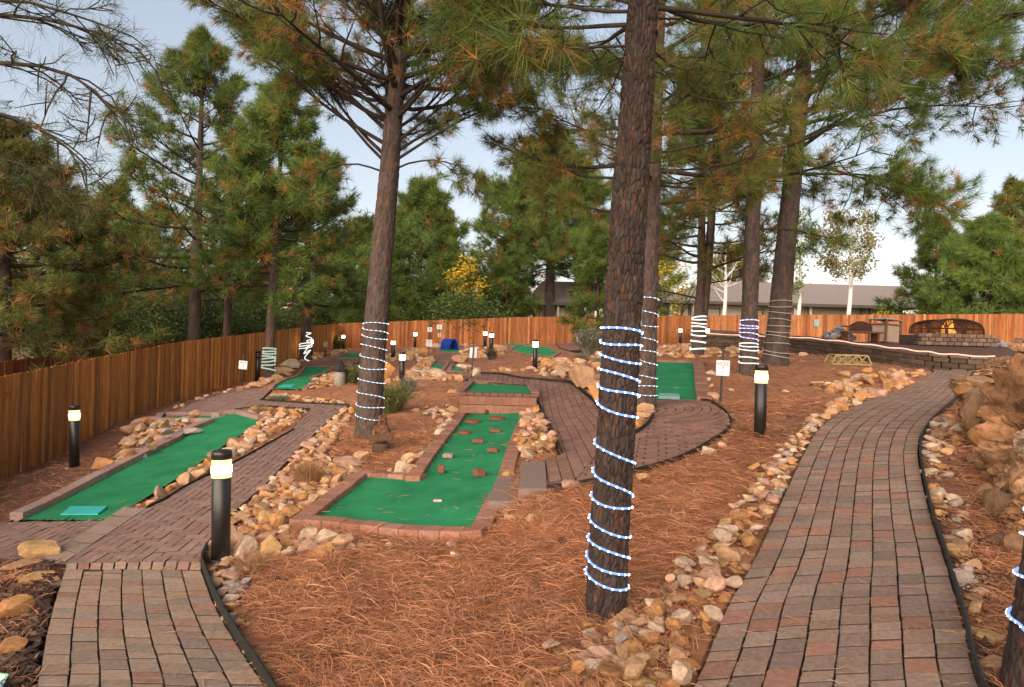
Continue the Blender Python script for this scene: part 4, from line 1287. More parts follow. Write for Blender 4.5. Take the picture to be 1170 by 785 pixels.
pine('T3', [(421, 497), (424, 440), (431, 350), (439, 260), (445, 195), (450, 130), (458, 50), (466, -60)], [34, 33, 30, 28, 26, 24, 18, 13],
     'tall leaning pine left of centre with spreading crown and pale rope light',
     limbs=[(200, 182, 18, 1.5, -.9, 6), (196, 0, 25, 1.5, -1.0, 6), (188, 205, 40, 2.4, -.2, 8), (186, -8, 32, 2.3, -.3, 8), (180, 172, 42, 2.7, -.1, 9), (176, 10, 38, 2.2, -.4, 8), (168, 185, 28, 2.9, .1, 9), (165, -15, 34, 2.4, .1, 9), (160, 90, 30, 2.2, .1, 7), (152, 160, 40, 2.9, 0, 9), (148, 20, 40, 2.3, 0, 8), (140, 215, 30, 2.6, .1, 8), (132, -30, 35, 2.4, .1, 8)],
     auto=(3.5, 8.2, 68, 3.2, 1.0, 12, 50, 10, 3), K=34, w=.0034, tl=.21, seed=23, nu=60, dz=.035, dry=.34, top=9, plate=(.06, .15), depth=.016)
pine('T5', [(855, 430), (856, 370), (859, 280), (863, 170), (867, 60), (870, -40)], [23, 21, 20, 18, 15, 12],
     'straight pine right of centre with violet and white rope light around its base',
     limbs=[(255, 0, 5, 2.0, -.3, 7), (235, 180, 0, 2.0, -.2, 7)],
     auto=(3.6, 9.5, 28, 3.0, 1.0, -8, 40, 8, 3), K=26, w=.0046, tl=.27, seed=25, nu=36, dz=.06, dry=.16, top=11, plate=(.08, .2), depth=.018)
pine('T6', [(885, 417), (889, 380), (896, 300), (906, 200), (917, 90), (924, -30)], [34, 29, 26, 23, 20, 16],
     'thick pine with long limbs reaching right, trunk ringed by unlit tubing',
     limbs=[(150, 0, 28, 5.6, -.5, 11), (100, -6, 22, 5.6, -.3, 12), (178, 4, -6, 4.2, -.4, 10), (120, 8, 30, 5.2, -.4, 11), (60, -3, 22, 4.6, -.2, 10), (190, -15, -4, 3.2, -.3, 8), (165, 170, 8, 2.6, .1, 8), (200, 200, -5, 2.2, -.1, 7), (30, 10, 25, 4.8, -.2, 10), (75, 15, 22, 4.6, -.3, 10), (135, 185, 10, 2.8, .1, 8), (50, -25, 20, 4.5, -.2, 10)],
     auto=(5.0, 11, 26, 4.2, 1.4, 5, 45, 10, 3), K=44, w=.0048, tl=.32, seed=26, nu=48, dz=.06, dry=.2, top=12, plate=(.09, .22), depth=.022)
pine('T4', [(797, 405), (799, 360), (801, 320), (802, 240), (802, 150), (803, 60)], [17, 15, 10.5, 9.5, 8, 6],
     'slender twin-trunked pine wrapped in white rope light in front of the back fence',
     limbs=[(335, 180, 10, 2.6, -.1, 6), (318, 10, 8, 2.4, .1, 6)],
     auto=(2.4, 8.6, 32, 3.0, 1.1, -10, 35, 8, 3), K=22, w=.006, tl=.30, seed=24, nu=24, dz=.1, dry=.22, top=10, pal=OLIVE)
# second stem of the twin
t4 = TR['T4'][0]; d4 = TR['T4'][3]
tm, _c, _r = bark_trunk([unproj(x, y, d4 + .05) for x, y in [(801, 385), (805, 345), (810, 290), (815, 220), (820, 120), (824, 40)]], np.array([10, 11, 10, 8.5, 7, 4]) * d4 / F / 2, 20, .1, (.08, .2), .016, 77, flare=0)
tm.build('second_trunk', M['bark'], t4, True)
# trunk at the right edge of the picture, close to the viewer
pine('T7', [(1203, 830), (1213, 740), (1230, 600), (1252, 430), (1280, 200), (1306, -60)], [118, 110, 100, 94, 84, 74],
     'mossy trunk cut off by the right picture edge, wrapped in blue rope light',
     limbs=[(1.42, 172, 8, .68, .1, 5), (2.1, 150, 10, 1.0, .2, 5), (2.4, 200, 10, 1.2, .2, 5)],
     auto=(2.6, 5, 8, 1.2, .8, 10, 40, 5, 2), K=30, w=.0011, tl=.17, seed=27, nu=150, dz=.012, plate=(.035, .09), depth=.010, dry=.05, top=5.5, base_d=2.75, tone=.62)

# tree left of the picture whose bare twigs reach in over the fence side
pine('T0', [(-150, 700), (-146, 500), (-138, 300), (-128, 60), (-120, -80)], [46, 44, 40, 34, 30],
     'pine left of the picture whose dark thin-needled boughs hang into the upper left corner',
     limbs=[(60, 0, 18, 2.0, -.9, 9), (110, 6, 20, 2.1, -1.2, 10), (150, -8, 12, 1.8, -.8, 8), (20, 12, 10, 1.7, -.6, 7), (200, 4, 10, 1.5, -.9, 7)],
     auto=(2.9, 6, 10, 1.6, .8, 0, 40, 6, 2), K=11, w=.0016, tl=.15, seed=20, nu=40, dz=.05, dry=.05, pal=GREENS * np.array([.55, .45, .6]), top=6.5, base_d=5.2, drop=.15)
# --- pines and other trees beyond the left fence and round the back
GB = 'trees behind the fences'
def bgpine(key, px, py, d, top_py, half, lab, seed, low=.25, n=26, K=12, w=.014, tl=.42, dry=.12, pal=GREENS, sub=6, tw=2, wpx=None, lean=.035, el=(-8, 40), group=GB, dn=1.6, name='pine_tree', on_ground=False):
    if on_ground: b = G(px, py); d = b.y
    zt2 = unproj(px, top_py, d)[2]
    x = unproj(px, py, d)[0]; zb = float(Hf(x, d)); n = int(n * dn); half *= 1.25; K = int(K * 1.4); tl *= 1.1; dry *= .78
    Ht = zt2 - zb; L0 = S(half, d)
    pyb = CY - zb * F / d
    wq = wpx or max(5, Ht * .035 * F / d)
    base = (px, py)
    k = (py - top_py)
    return pine(key, [base, (px + k * lean * .35, py - k * .35), (px + k * lean * .8, py - k * .8)], [wq, wq * .75, wq * .3], lab, (), (zb + Ht * low, zt2 - .25, n, L0, L0 * .16, el[0], el[1], sub, tw),
                K=K, w=w, tl=tl, seed=seed, nu=14, dz=.3, plate=(.1, .25), dry=dry, pal=pal, top=zt2, group=group, base_d=None if on_ground else d, sides=3, lod=0, name=name)


bgpine('A1', 221, 392, 24, 48, 106, 'tall open pine beyond the left fence with orange-tipped branches against the sky', 31, .28, 40, 16, .008, .30, .24, sub=8, tw=3, wpx=17, dn=1.1)
bgpine('A2', 259, 388, 28, 150, 74, 'pine with a slim trunk just right of the tall open pine beyond the left fence', 32, .3, 24, 14, .010, .32, .24, sub=6, wpx=12, dn=1.2)
bgpine('A3', 306, 424, 23.3, 92, 78, 'dark green pine inside the left fence with a greenish rope light at its foot', 33, .30, 38, 16, .009, .30, .12, wpx=15, sub=8, lean=.06, group='ponderosa pines on the course')
bgpine('A4', 349, 412, 28, 178, 70, 'shorter dark pine by the fence corner with a tangle of white rope light', 34, .26, 32, 14, .011, .32, .08, wpx=15, on_ground=True, sub=7, lean=.02, group='ponderosa pines on the course', pal=GREENS * .8)
bgpine('A5', 2, 410, 17, 150, 120, 'dark pine at the left edge with orange-brown drooping lower boughs', 35, .28, 36, 18, .007, .26, .26, pal=OLIVE * .75, sub=8, tw=3, wpx=26, el=(-12, 30), lean=.01)
bgpine('A6', 128, 385, 34, 215, 62, 'rusty green pine between the juniper and the tall open pine', 36, .2, 28, 12, .013, .36, .24, pal=OLIVE)
bgpine('A8', 62, 400, 40, 205, 60, 'green pine far behind the juniper, topping the left treeline', 37, .2, 26, 12, .015, .42, .15)
bgpine('A9', 175, 380, 44, 240, 60, 'distant dark pine filling the gap left of the tall open trunk', 38, .1, 26, 12, .016, .45, .1, pal=GREENS * .8)
bgpine('A10', 290, 380, 46, 250, 60, 'distant dark pine low behind the fence right of the two slim trunks', 39, .1, 26, 12, .016, .45, .1, pal=GREENS * .8)
bgpine('A7', 627, 390, 36, 170, 84, 'broad pine in front of the back fence with a looped rope light at its foot', 40, .36, 70, 20, .013, .50, .12, wpx=16, on_ground=True, sub=11, tw=3, lean=.02, group='ponderosa pines on the course')
bgpine('A11', 683, 395, 33, 255, 34, 'young bushy pine just left of the foreground trunk, in front of the back fence', 41, .08, 26, 14, .012, .36, .1, on_ground=True, lean=0, group='ponderosa pines on the course')
bgpine('B1', 478, 395, 50, 214, 66, 'tall pointed pine behind the back fence right of the leaning trunk', 42, .1, 52, 14, .017, .52, .08, sub=8)
bgpine('B2', 412, 395, 54, 258, 56, 'pointed pine behind the fence corner seen left of the leaning trunk', 43, .1, 32, 12, .018, .52, .08)
bgpine('B3', 505, 395, 58, 242, 26, 'olive pine with a rounded top right of the tall pointed pine', 44, .12, 32, 12, .018, .5, .22, pal=OLIVE)
bgpine('B4', 385, 395, 60, 285, 40, 'low green pine at the fence corner behind the course', 45, .1, 26, 12, .02, .55, .1)
bgpine('B5', 440, 395, 47, 285, 54, 'bushy dark pine low behind the fence beside the leaning trunk', 46, .05, 30, 12, .017, .5, .05, pal=GREENS * .85)
bgpine('B6', 572, 395, 49, 305, 40, 'dense dark pine below the yellow tree behind the back fence', 47, .05, 32, 12, .017, .5, .06, pal=GREENS * .85)
bgpine('B7', 580, 395, 63, 270, 36, 'green pine behind the back fence left of the broad pine trunk', 48, .1, 28, 12, .018, .5, .1)
bgpine('B8', 745, 385, 64, 262, 46, 'pale olive tree behind the small left house gable and the twin pine', 49, .1, 28, 12, .02, .55, .15, pal=OLIVE * 1.2)
bgpine('B9', 835, 385, 66, 285, 50, 'yellow-green tree behind the long roof, left of the violet-lit pine', 50, .1, 28, 12, .02, .55, .1, pal=OLIVE * 1.3)
bgpine('B10', 1128, 392, 42, 258, 62, 'dense bright green pine behind the fence above the fire pit', 51, .04, 54, 18, .013, .44, .02, pal=GREENS * 1.15, sub=7, lean=0, el=(-2, 45))
bgpine('B11', 1066, 390, 46, 252, 44, 'dark open pine left of the dense bright green pine', 52, .06, 34, 13, .014, .42, .12, pal=GREENS * .85, sub=6, lean=.04)
bgpine('B12', 1162, 392, 54, 212, 56, 'tall olive pine rising behind the dense bright green pine at the right edge', 53, .1, 38, 13, .018, .5, .25, pal=OLIVE, lean=0)
bgpine('B13', 1010, 385, 70, 318, 20, 'small far pine tip above the long roof', 54, .1, 12, 10, .02, .5, .1) if False else None
bgpine('B14', 1215, 392, 44, 240, 60, 'green pine at the far right corner of the back fence', 55, .05, 34, 14, .015, .48, .1, lean=0)
bgpine('A13', -60, 400, 26, 120, 90, 'big pine outside the left edge of the picture beyond the fence', 56, .2, 26, 12, .012, .36, .2)


def bushy(key, x, d, ztop, half, lab, seed, pal, n=900, leaf=.10, zb=None, shape='round', cat='tree', name='broadleaf_tree', group=GB, mt='leaf', trunk=True, asp=1., w=.45):
    """leafy shrub or tree: many small leaf blades in uneven clumps"""
    r = np.random.default_rng(seed)
    zb = float(Hf(x, d)) if zb is None else zb
    t = thing(name, (x, d, zb), lab, cat, group)
    h = ztop - zb
    if trunk:
        m = MB(); 
        for q in range(5):
            a = r.uniform(0, 6.3); P = arc((x, d, zb - .1), a, 1.25, h * r.uniform(.5, .8), 5, -.2, .12, r)
            m.tube(P, np.linspace(max(.02, h * .012), .01, len(P)), 5, cap=False)
        m.build('trunk', M['twig'], t, True)
    nc = max(10, n // 45)
    u = rand_dirs(r, nc) * (r.uniform(.25, 1, (nc, 1)) ** .5)
    cz = (u[:, 2] * .5 + .5)
    if shape == 'cone': wd = (1 - cz) ** .8 * .95 + .08
    else: wd = np.sqrt(np.clip(1 - (cz * 1.6 - .75) ** 2, .05, 1))
    c = np.stack([x + u[:, 0] * half * wd, d + u[:, 1] * half * wd * asp, zb + h * (.06 + .9 * cz)], 1)
    m = MB(); k = n // nc
    pos = np.repeat(c, k, 0) + r.normal(0, half * .16, (nc * k, 3)); nn = len(pos)
    dr = rand_dirs(r, nn); dr[:, 2] = np.abs(dr[:, 2]) * .6
    side = np.cross(dr, rand_dirs(r, nn)); side /= np.linalg.norm(side, axis=1, keepdims=True)
    L = leaf * r.uniform(.6, 1.3, nn); 
    V = np.stack([pos, pos + (dr * .5 + side * w * .5) * L[:, None], pos + dr * L[:, None], pos + (dr * .5 - side * w * .5) * L[:, None]], 1).reshape(-1, 3)
    cc = np.repeat(pal[r.integers(0, len(pal), nc)] * r.uniform(.7, 1.3, (nc, 1)), k, 0) * r.uniform(.8, 1.2, (nn, 1))
    m.add(V, np.arange(nn)[:, None] * 4 + np.arange(4), np.repeat(cc, 4, 0))
    m.build('crown' if cat == 'tree' else 'foliage', M[mt], t)
    return t


def at_px(px, d): return unproj(px, CY, d)[0]
def zpx(px, py, d): return unproj(px, py, d)[2]


YEL = 1.15 * np.array([(.55, .38, .03), (.48, .36, .04), (.60, .44, .06)]); YG = np.array([(.22, .25, .05), (.30, .30, .06), (.16, .20, .05)])
JUN = 2.0 * np.array([(.060, .090, .026), (.075, .105, .030), (.050, .075, .024)])
bushy('y1', at_px(530, 47), 47, zpx(530, 280, 47), 1.5, 'bright yellow autumn tree glowing between the dark pines behind the back fence', 61, YEL, 2600, .26)
bushy('y2', at_px(560, 60), 60, zpx(560, 285, 60), 3.0, 'yellow-green tree just right of the bright yellow autumn tree', 62, YG, 2200, .28)
bushy('j1', at_px(98, 22), 22, zpx(104, 262, 22), 1.75, 'tall dense yellow-green juniper behind the left fence', 63, JUN, 15000, .16, shape='cone', w=.3, name='juniper')
bushy('j2', at_px(66, 21), 21, zpx(66, 325, 21), 1.0, 'lower juniper leaning against the tall juniper behind the left fence', 64, JUN * .9, 7000, .15, shape='cone', w=.3, name='juniper')
bushy('j3', at_px(165, 30), 30, zpx(165, 330, 30), 1.9, 'dark shrubby thicket behind the bend of the left fence', 65, JUN * .6, 6000, .2, w=.4, name='thicket')
bushy('j4', at_px(225, 36), 36, zpx(225, 335, 36), 2.4, 'dark thicket behind the slim pine trunks beyond the left fence', 66, JUN * .5, 6000, .24, w=.4, name='thicket')
bushy('j5', at_px(290, 40), 40, zpx(285, 338, 40), 2.4, 'grey-green thicket behind the left fence near its far end', 67, JUN * .6, 6000, .24, w=.4, name='thicket')
bushy('j6', at_px(372, 50), 50, zpx(372, 330, 50), 2.6, 'green thicket behind the fence corner', 68, JUN * .8, 5000, .28, w=.4, name='thicket')
bushy('j7', at_px(530, 45), 45, zpx(530, 338, 45), 2.8, 'dark thicket close behind the back fence below the yellow tree', 69, JUN * .8, 6000, .28, w=.4, name='thicket')
bushy('j8', at_px(1010, 42), 42, zpx(1010, 346, 42), 1.0, 'low shrub with yellow flecks peeking over the fence in front of the long roof', 70, np.vstack([JUN * 1.3, YEL[:1]]), 1600, .13, name='shrub', cat='shrub')
bushy('j9', at_px(765, 50), 50, zpx(765, 270, 50), 2.0, 'yellow autumn tree left of the chimney, partly hidden by the pine trunks', 71, np.vstack([YG, YEL[:1]]), 2200, .24)
bushy('j11', at_px(1080, 44), 44, zpx(1080, 340, 44), 2.6, 'dark hedge behind the fence directly above the fire pit', 73, GREENS * .8, 3500, .2, shape='round', name='shrub', cat='shrub')
bushy('j10', at_px(-40, 20), 20, zpx(-40, 300, 20), 2.4, 'juniper outside the left edge of the picture', 72, JUN, 5000, .17, shape='cone', w=.3, name='juniper')
# --- bare white aspens against the long roof
def aspen(px, d, top_py, half, lab, seed, leaves, pal):
    r = np.random.default_rng(seed)
    x = at_px(px, d); zb = float(Hf(x, d)); zt2 = zpx(px, top_py, d); h = zt2 - zb
    t = thing('aspen', (x, d, zb), lab, 'tree', 'white-barked aspens behind the back fence')
    P = np.array([(x, d, zb - .1), (x + .03 * h, d, zb + h * .4), (x + .02 * h, d, zb + h * .75), (x + .045 * h, d, zt2)])
    m = MB(); m.tube(smooth(P, 5), np.linspace(.17, .025, 16), 10, cap=False); m.build('trunk', M['aspen'], t, True)
    m = MB(); tips = []
    for q in range(16):
        f = r.uniform(.32, .9); c = np.array([np.interp(f, [0, .4, .75, 1], P[:, k]) for k in range(3)])
        a = r.choice([0, math.pi]) + r.normal(0, .7)
        B = arc(c, a, r.uniform(.4, .9), S(half, d) * r.uniform(.6, 1.1) * (1.2 - f * .6), 5, .5, .12, r)
        m.tube(B, np.linspace(.055 * (1.2 - f), .012, len(B)), 5, cap=False)
        for _ in range(4):
            k = r.integers(2, len(B)); Bq = arc(B[k], a + r.normal(0, .9), r.uniform(.2, 1.1), S(half, d) * .4, 3, .2, .2, r); m.tube(Bq, [.014, .011, .009, .006], 3, cap=False); tips += list(Bq[1:])
    m.build('limb_framework', M['aspen'], t, True)
    tips = np.array(tips); idx = r.integers(0, len(tips), leaves)
    pos = tips[idx] + r.normal(0, .22, (leaves, 3)); dr = rand_dirs(r, leaves); side = np.cross(dr, rand_dirs(r, leaves)); L = .19
    V = np.stack([pos, pos + dr * L * .5 + side * L * .4, pos + dr * L, pos + dr * L * .5 - side * L * .4], 1).reshape(-1, 3)
    m = MB(); m.add(V, np.arange(leaves)[:, None] * 4 + np.arange(4), np.repeat(pal[r.integers(0, len(pal), leaves)], 4, 0)); m.build('crown', M['leaf'], t)


ASP = 1.3 * np.array([(.16, .15, .04), (.22, .19, .05), (.11, .13, .04), (.25, .17, .05)])
aspen(824, 45, 262, 30, 'bare white aspen between the twin pine and the violet-lit pine', 81, 420, ASP)
aspen(909, 46, 252, 34, 'leafy white aspen just right of the thick pine trunk', 82, 2600, ASP * np.array([.7, 1.1, 1]))
aspen(966, 43, 238, 44, 'white aspen with thinning leaves in front of the long roof', 83, 3200, ASP)

# --- the far woods: one dim mass of treetops closing the view behind the left fence
r = np.random.default_rng(90)
n = 9000
aa = r.uniform(-1.02, .02, n); rr_ = r.uniform(58, 80, n)
x, y = np.sin(aa) * rr_, np.cos(aa) * rr_
h = 2.2 + 4.2 * fbm(aa * 22 + 50, rr_ * .05, 91, 3) + 2.5 * (aa < -.35)
z = -2.2 + h * r.uniform(0, 1, n) ** .7
d3 = rand_dirs(r, n); d3[:, 2] = abs(d3[:, 2])
m = MB(); tufts(m, np.stack([x, y, z], 1), d3, np.full(n, 1.0), (GREENS * .6)[r.integers(0, 5, n)], 14, .05, r)
tag(m.build('far_woods', M['foliage']), kind='stuff')
# ------------------------------------------------------------------ rocks
def rock_shape(seed, sub=3, cuts=13, rough=.085, flatz=.75):
    r = np.random.default_rng(seed)
    bm = bmesh.new(); bmesh.ops.create_icosphere(bm, subdivisions=sub, radius=1)
    V = np.array([v.co[:] for v in bm.verts]); Fa = np.array([[v.index for v in f.verts] for f in bm.faces]); bm.free()
    for _ in range(cuts):
        n = rand_dirs(r, 1)[0]; h = r.uniform(.36, .80)
        q = V @ n; m = q > h
        V[m] -= np.outer((q[m] - h) * .93, n)
    V *= np.array([r.uniform(.85, 1.3), r.uniform(.75, 1.05), flatz * r.uniform(.75, 1.1)])
    k = 2.2
    nz = fbm(V[:, 0] * k + 7 + V[:, 2] * 1.7, V[:, 1] * k + 3 - V[:, 2] * 1.3, seed, 4) - .47
    V *= (1 + nz * rough * 3)[:, None]
    V /= np.abs(V).max()
    return V, Fa


SHAPES = [rock_shape(400 + k, 3) for k in range(16)]
SHAPES2 = [rock_shape(400 + k, 2) for k in range(16)]
ROCKME = []
for k, (V, Fa) in enumerate(SHAPES):
    me = bpy.data.meshes.new('rock'); me.from_pydata(V.tolist(), [], Fa.tolist()); me.materials.append(M['rock'])
    ROCKME.append(me)
RCOL = dict(tan=(.46, .285, .165), orange=(.44, .225, .095), cream=(.56, .42, .30), grey=(.37, .305, .265), pink=(.47, .285, .205), ochre=(.43, .27, .125), brown=(.30, .18, .105), white=(.60, .52, .44))


def bed(name, poly, rmin, rmax, dens, mix, seed, layers=1, dz=0., edge=.12):
    """scatter stones inside a surveyed outline; returns stone records"""
    r = np.random.default_rng(seed)
    P = Gpoly(poly); A = abs(area(P)); lo, hi = P.min(0), P.max(0)
    ks, ws = zip(*mix.items()); ws = np.array(ws) / sum(ws)
    out = []; n = int(A * dens)
    tries = r.uniform(lo, hi, (n * 30, 2)); tries = tries[pip(tries, P)]
    rr = np.sort(rmin + (rmax - rmin) * r.beta(1.1, 2.6, len(tries)) )[::1]
    rr = rmin + (rmax - rmin) * r.beta(1.1, 2.4, len(tries))
    ex = np.zeros((0, 3))
    for (x, y), q in zip(tries, rr):
        if len(out) >= n: break
        if len(ex) and (np.hypot(ex[:, 0] - x, ex[:, 1] - y) < .66 * (ex[:, 2] + q)).any(): continue
        dp = min([float(dist_edges(np.array([[x, y]]), pv)[0]) if not pip(np.array([[x, y]]), pv)[0] else -1 for pv in PAVED if (np.array([x, y]) > pv.min(0) - .4).all() and (np.array([x, y]) < pv.max(0) + .4).all()] or [9])
        if dp < q * .55: continue
        ex = np.vstack([ex, [x, y, q]])
        out.append(dict(x=x, y=y, z=float(Hf(x, y)) + q * .34 + dz, r=q, col=ks[r.choice(len(ks), p=ws)], bed=name, s=int(r.integers(16)), rot=(r.normal(0, .25), r.normal(0, .25), r.uniform(0, 6.28)), sz=r.uniform(.75, 1.05), dr=float(np.max(q))))
    if layers > 1:
        base = list(out); 
        for o in base:
            if r.uniform() < .4:
                o2 = dict(o); o2['x'] += r.normal(0, o['r'] * .6); o2['y'] += r.normal(0, o['r'] * .6); o2['z'] += o['r'] * .8; o2['r'] = o['r'] * r.uniform(.6, .9)
                o2['s'] = int(r.integers(16)); o2['rot'] = (r.normal(0, .4), r.normal(0, .4), r.uniform(0, 6.28)); o2['col'] = ks[r.choice(len(ks), p=ws)]
                out.append(o2)
    return out


WARM = dict(tan=6, orange=4, cream=2, pink=2, ochre=1)
PALE = dict(tan=4, cream=3, pink=3, grey=2, white=1, ochre=1)
DARK = dict(tan=3, brown=3, grey=3, orange=2, ochre=1)
B = []
B += bed('left side of the right-hand path', BEDS[101], .05, .13, 95, WARM | {'grey': 1, 'cream': 3}, 101, layers=2)
B += bed('left side of the right-hand path', BEDS[102], .09, .20, 18, WARM, 102)
B += bed('strip right of the right-hand path', BEDS[103], .055, .15, 44, DARK | {'cream': 2}, 103)
B += bed('strip right of the right-hand path', [(1103, 700), (1122, 690), (1150, 785), (1124, 790)], .06, .14, 26, PALE, 104)
B += bed('right edge of the left foreground walk', BEDS[105], .045, .12, 60, PALE, 105)
B += bed('stone bed left of the L-shaped green', BEDS[106], .055, .16, 48, WARM, 106)
B += bed('stone bed left of the L-shaped green', BEDS[107], .06, .13, 40, WARM, 107)
B += bed('left kerb of the narrow lane', [(440, 545), (470, 545), (500, 512), (515, 490), (524, 472), (512, 462), (470, 470), (500, 478), (498, 500), (480, 520), (455, 535)], .06, .17, 20, PALE, 108)
B += bed('stone bed between the lane and the centre path', BEDS[109], .07, .19, 30, WARM | {'ochre': 2}, 109, layers=2, dz=.03)
B += bed('straw in front of the slab steps', [(545, 612), (560, 596), (600, 570), (628, 566), (640, 580), (600, 610), (560, 625), (540, 640), (520, 630)], .04, .11, 10, PALE, 110)
B += bed('front kerb of the L-shaped green', [(350, 618), (420, 622), (520, 626), (545, 628), (540, 640), (420, 640)], .035, .09, 16, PALE, 111)
B += bed('outer curve of the circular paving', [(640, 562), (705, 553), (745, 543), (785, 529), (816, 511), (838, 492), (852, 500), (830, 520), (790, 540), (750, 556), (705, 566), (650, 576)], .04, .11, 9, PALE, 112)
B += bed('rock bank left of the long green', BEDS[113], .09, .24, 24, DARK | {'tan': 5, 'orange': 3}, 113, layers=2)
B += bed('rock strip right of the long green', BEDS[114], .06, .19, 32, WARM, 114)
B += bed('rock bed across the left path', BEDS[115], .07, .15, 34, WARM, 115)
B += bed('rock bed beside the pale pedestal', BEDS[116], .08, .17, 14, WARM, 116)
B += bed('left fence rocks by the hole 3 green', BEDS[117], .12, .34, 3.2, WARM, 117)
B += bed('rocks along the foot of the left fence', [(175, 478), (215, 460), (262, 447), (285, 442), (284, 445), (250, 451.5), (213, 463)], .07, .16, 7, PALE, 118)
B += bed('rock bank around the far greens', BEDS[119], .10, .28, 9, WARM, 119)
B += bed('rock bank around the far greens', BEDS[120], .14, .36, 2.2, WARM, 120)
B += bed('row of rocks behind the centre path edging', BEDS[121], .09, .25, 6, WARM, 121)
B += bed('tree island stones', BEDS[122], .08, .17, 22, WARM, 122)
B += bed('rocks right of the kidney-shaped green', BEDS[123], .10, .28, 6, WARM, 123)
B += bed('rocks by the twin pine', BEDS[124], .10, .30, 3, WARM, 124)
B += bed('rock heap by the gilt frame', [(930, 440), (965, 428), (990, 424), (1040, 428), (1020, 440), (985, 446), (940, 452)], .12, .27, 6, WARM, 125)
B += bed('right edge of the square green', [(800, 418), (806, 420), (814, 450), (822, 462), (815, 462), (806, 455)], .07, .16, 6, PALE, 126)
B += bed('loose stones in the straw', [(840, 500), (870, 480), (960, 440), (900, 430), (815, 425), (830, 460)], .04, .10, .35, PALE, 127)
print('stones', len(B))

# larger single boulders: mark, width and height in marks, colour, label
BOULD = [(690, 472, 50, 52, 'orange', 'big orange-tan boulder immediately left of the foreground trunk'), (664, 447, 34, 44, 'tan', 'tall cracked tan boulder beyond the centre path edging'), (638, 432, 20, 13, 'cream', 'low rounded cream boulder left of the tall cracked boulder'),
         (648, 428, 30, 18, 'tan', 'buff boulder wedged behind the rounded cream boulder'),
         (458, 547 - 2, 24, 24, 'cream', 'angular cream boulder resting by the kerb corner of the L-shaped green'), (392, 540, 40, 22, 'pink', 'broad flat pink boulder in the stone bed left of the green'), (410, 528, 20, 18, 'tan', 'tan boulder behind the broad flat pink boulder'),
         (30, 645, 56, 26, 'ochre', 'long ochre boulder lying at the top of the left mulch bed'), (10, 660, 44, 22, 'brown', 'brown boulder under the long ochre boulder'), (28, 672, 40, 14, 'ochre', 'flat ochre slab stone below the long ochre boulder'), (6, 708, 36, 26, 'orange', 'orange boulder cut by the left edge of the picture'), (4, 752, 38, 18, 'orange', 'low orange stone in the mulch above the white card'),
         (108, 542, 30, 28, 'orange', 'upright orange boulder near the concrete footing of the fence bollard'), (150, 500, 34, 20, 'brown', 'dark brown boulder on top of the rock bank'), (168, 490, 40, 18, 'pink', 'wide pinkish boulder high on the rock bank'), (140, 512, 30, 16, 'tan', 'tan boulder at the near end of the rock bank'),
         (214, 500, 24, 14, 'grey', 'grey-violet boulder sitting in the kerb of the long green'), (310, 430, 40, 16, 'tan', 'long tan boulder behind the hole 3 sign'), (327, 424, 26, 16, 'cream', 'cream boulder between the long tan boulder and the lit trunk foot'), (352, 456.5, 8, 6, 'pink', 'small round pink stone in the rock bed'),
         (438, 437, 26, 34, 'orange', 'tall orange boulder right of the leaning lit trunk'), (497, 432, 28, 13, 'cream', 'cream boulder in the rock bank near the far greens'), (525, 415, 26, 16, 'tan', 'tan boulder right of the brick ramp'), (532, 424, 22, 12, 'cream', 'pale boulder in front of the tan ramp boulder'), (481, 410, 16, 20, 'orange', 'leaning orange slab left of the brick ramp'), (497, 398, 14, 7, 'cream', 'white-topped boulder left of the blue tunnel'),
         (545, 431, 14, 14, 'cream', 'cream boulder beside the leaning sign post'), (571, 404, 18, 14, 'tan', 'tan boulder left of the kidney-shaped green'), (518, 452, 26, 10, 'tan', 'tan block beside the raised rectangular green'), (583, 549, 20, 14, 'ochre', 'ochre stone touching the lower slab step'),
         (655, 561, 26, 16, 'pink', 'pink stone in front of the centre path corner'), (738, 480, 20, 12, 'tan', 'rounded tan stone in front of the island pine'), (735, 553, 22, 15, 'ochre', 'ochre stone by the circular paving edging'), (834, 614, 26, 18, 'cream', 'white-topped stone in the border left of the right-hand path'),
         (812, 430, 14, 8, 'cream', 'flat white stone right of the square green'), (845, 392, 22, 8, 'pink', 'pink stone row by the violet-lit pine'), (920, 408, 14, 8, 'pink', 'pinkish stone by the wall behind the thick pine'), (1095, 640, 30, 20, 'ochre', 'ochre stone in the strip right of the right-hand path'), (1100, 632, 34, 18, 'brown', 'brown stone behind the ochre stone right of the path'), (1142, 745, 34, 26, 'ochre', 'ochre boulder at the foot of the mossy trunk'), (1118, 735, 30, 20, 'tan', 'tan stone beside the path edging near the mossy trunk')]
for k, (px, py, w, h, cn, lab) in enumerate(BOULD):
    p = G(px, py); s = p.y / F
    o = bpy.data.objects.new('boulder', ROCKME[k % 16]); COL.objects.link(o)
    o.location = (p.x, p.y + w * s * .35, p.z + h * s * .36); o.scale = (w * s / 2 * 1.05, w * s / 2 * .85, h * s * .68)
    o.rotation_euler = (0, 0, random.uniform(0, .8)); o.color = (*(np.array(RCOL[cn]) * random.uniform(.9, 1.08)), 1)
    tag(o, lab, 'boulder', 'sandstone boulders among the greens')

B.sort(key=lambda o: -o['r'] / max(2, o['y']))
ind, rest = B[:285], B[285:]
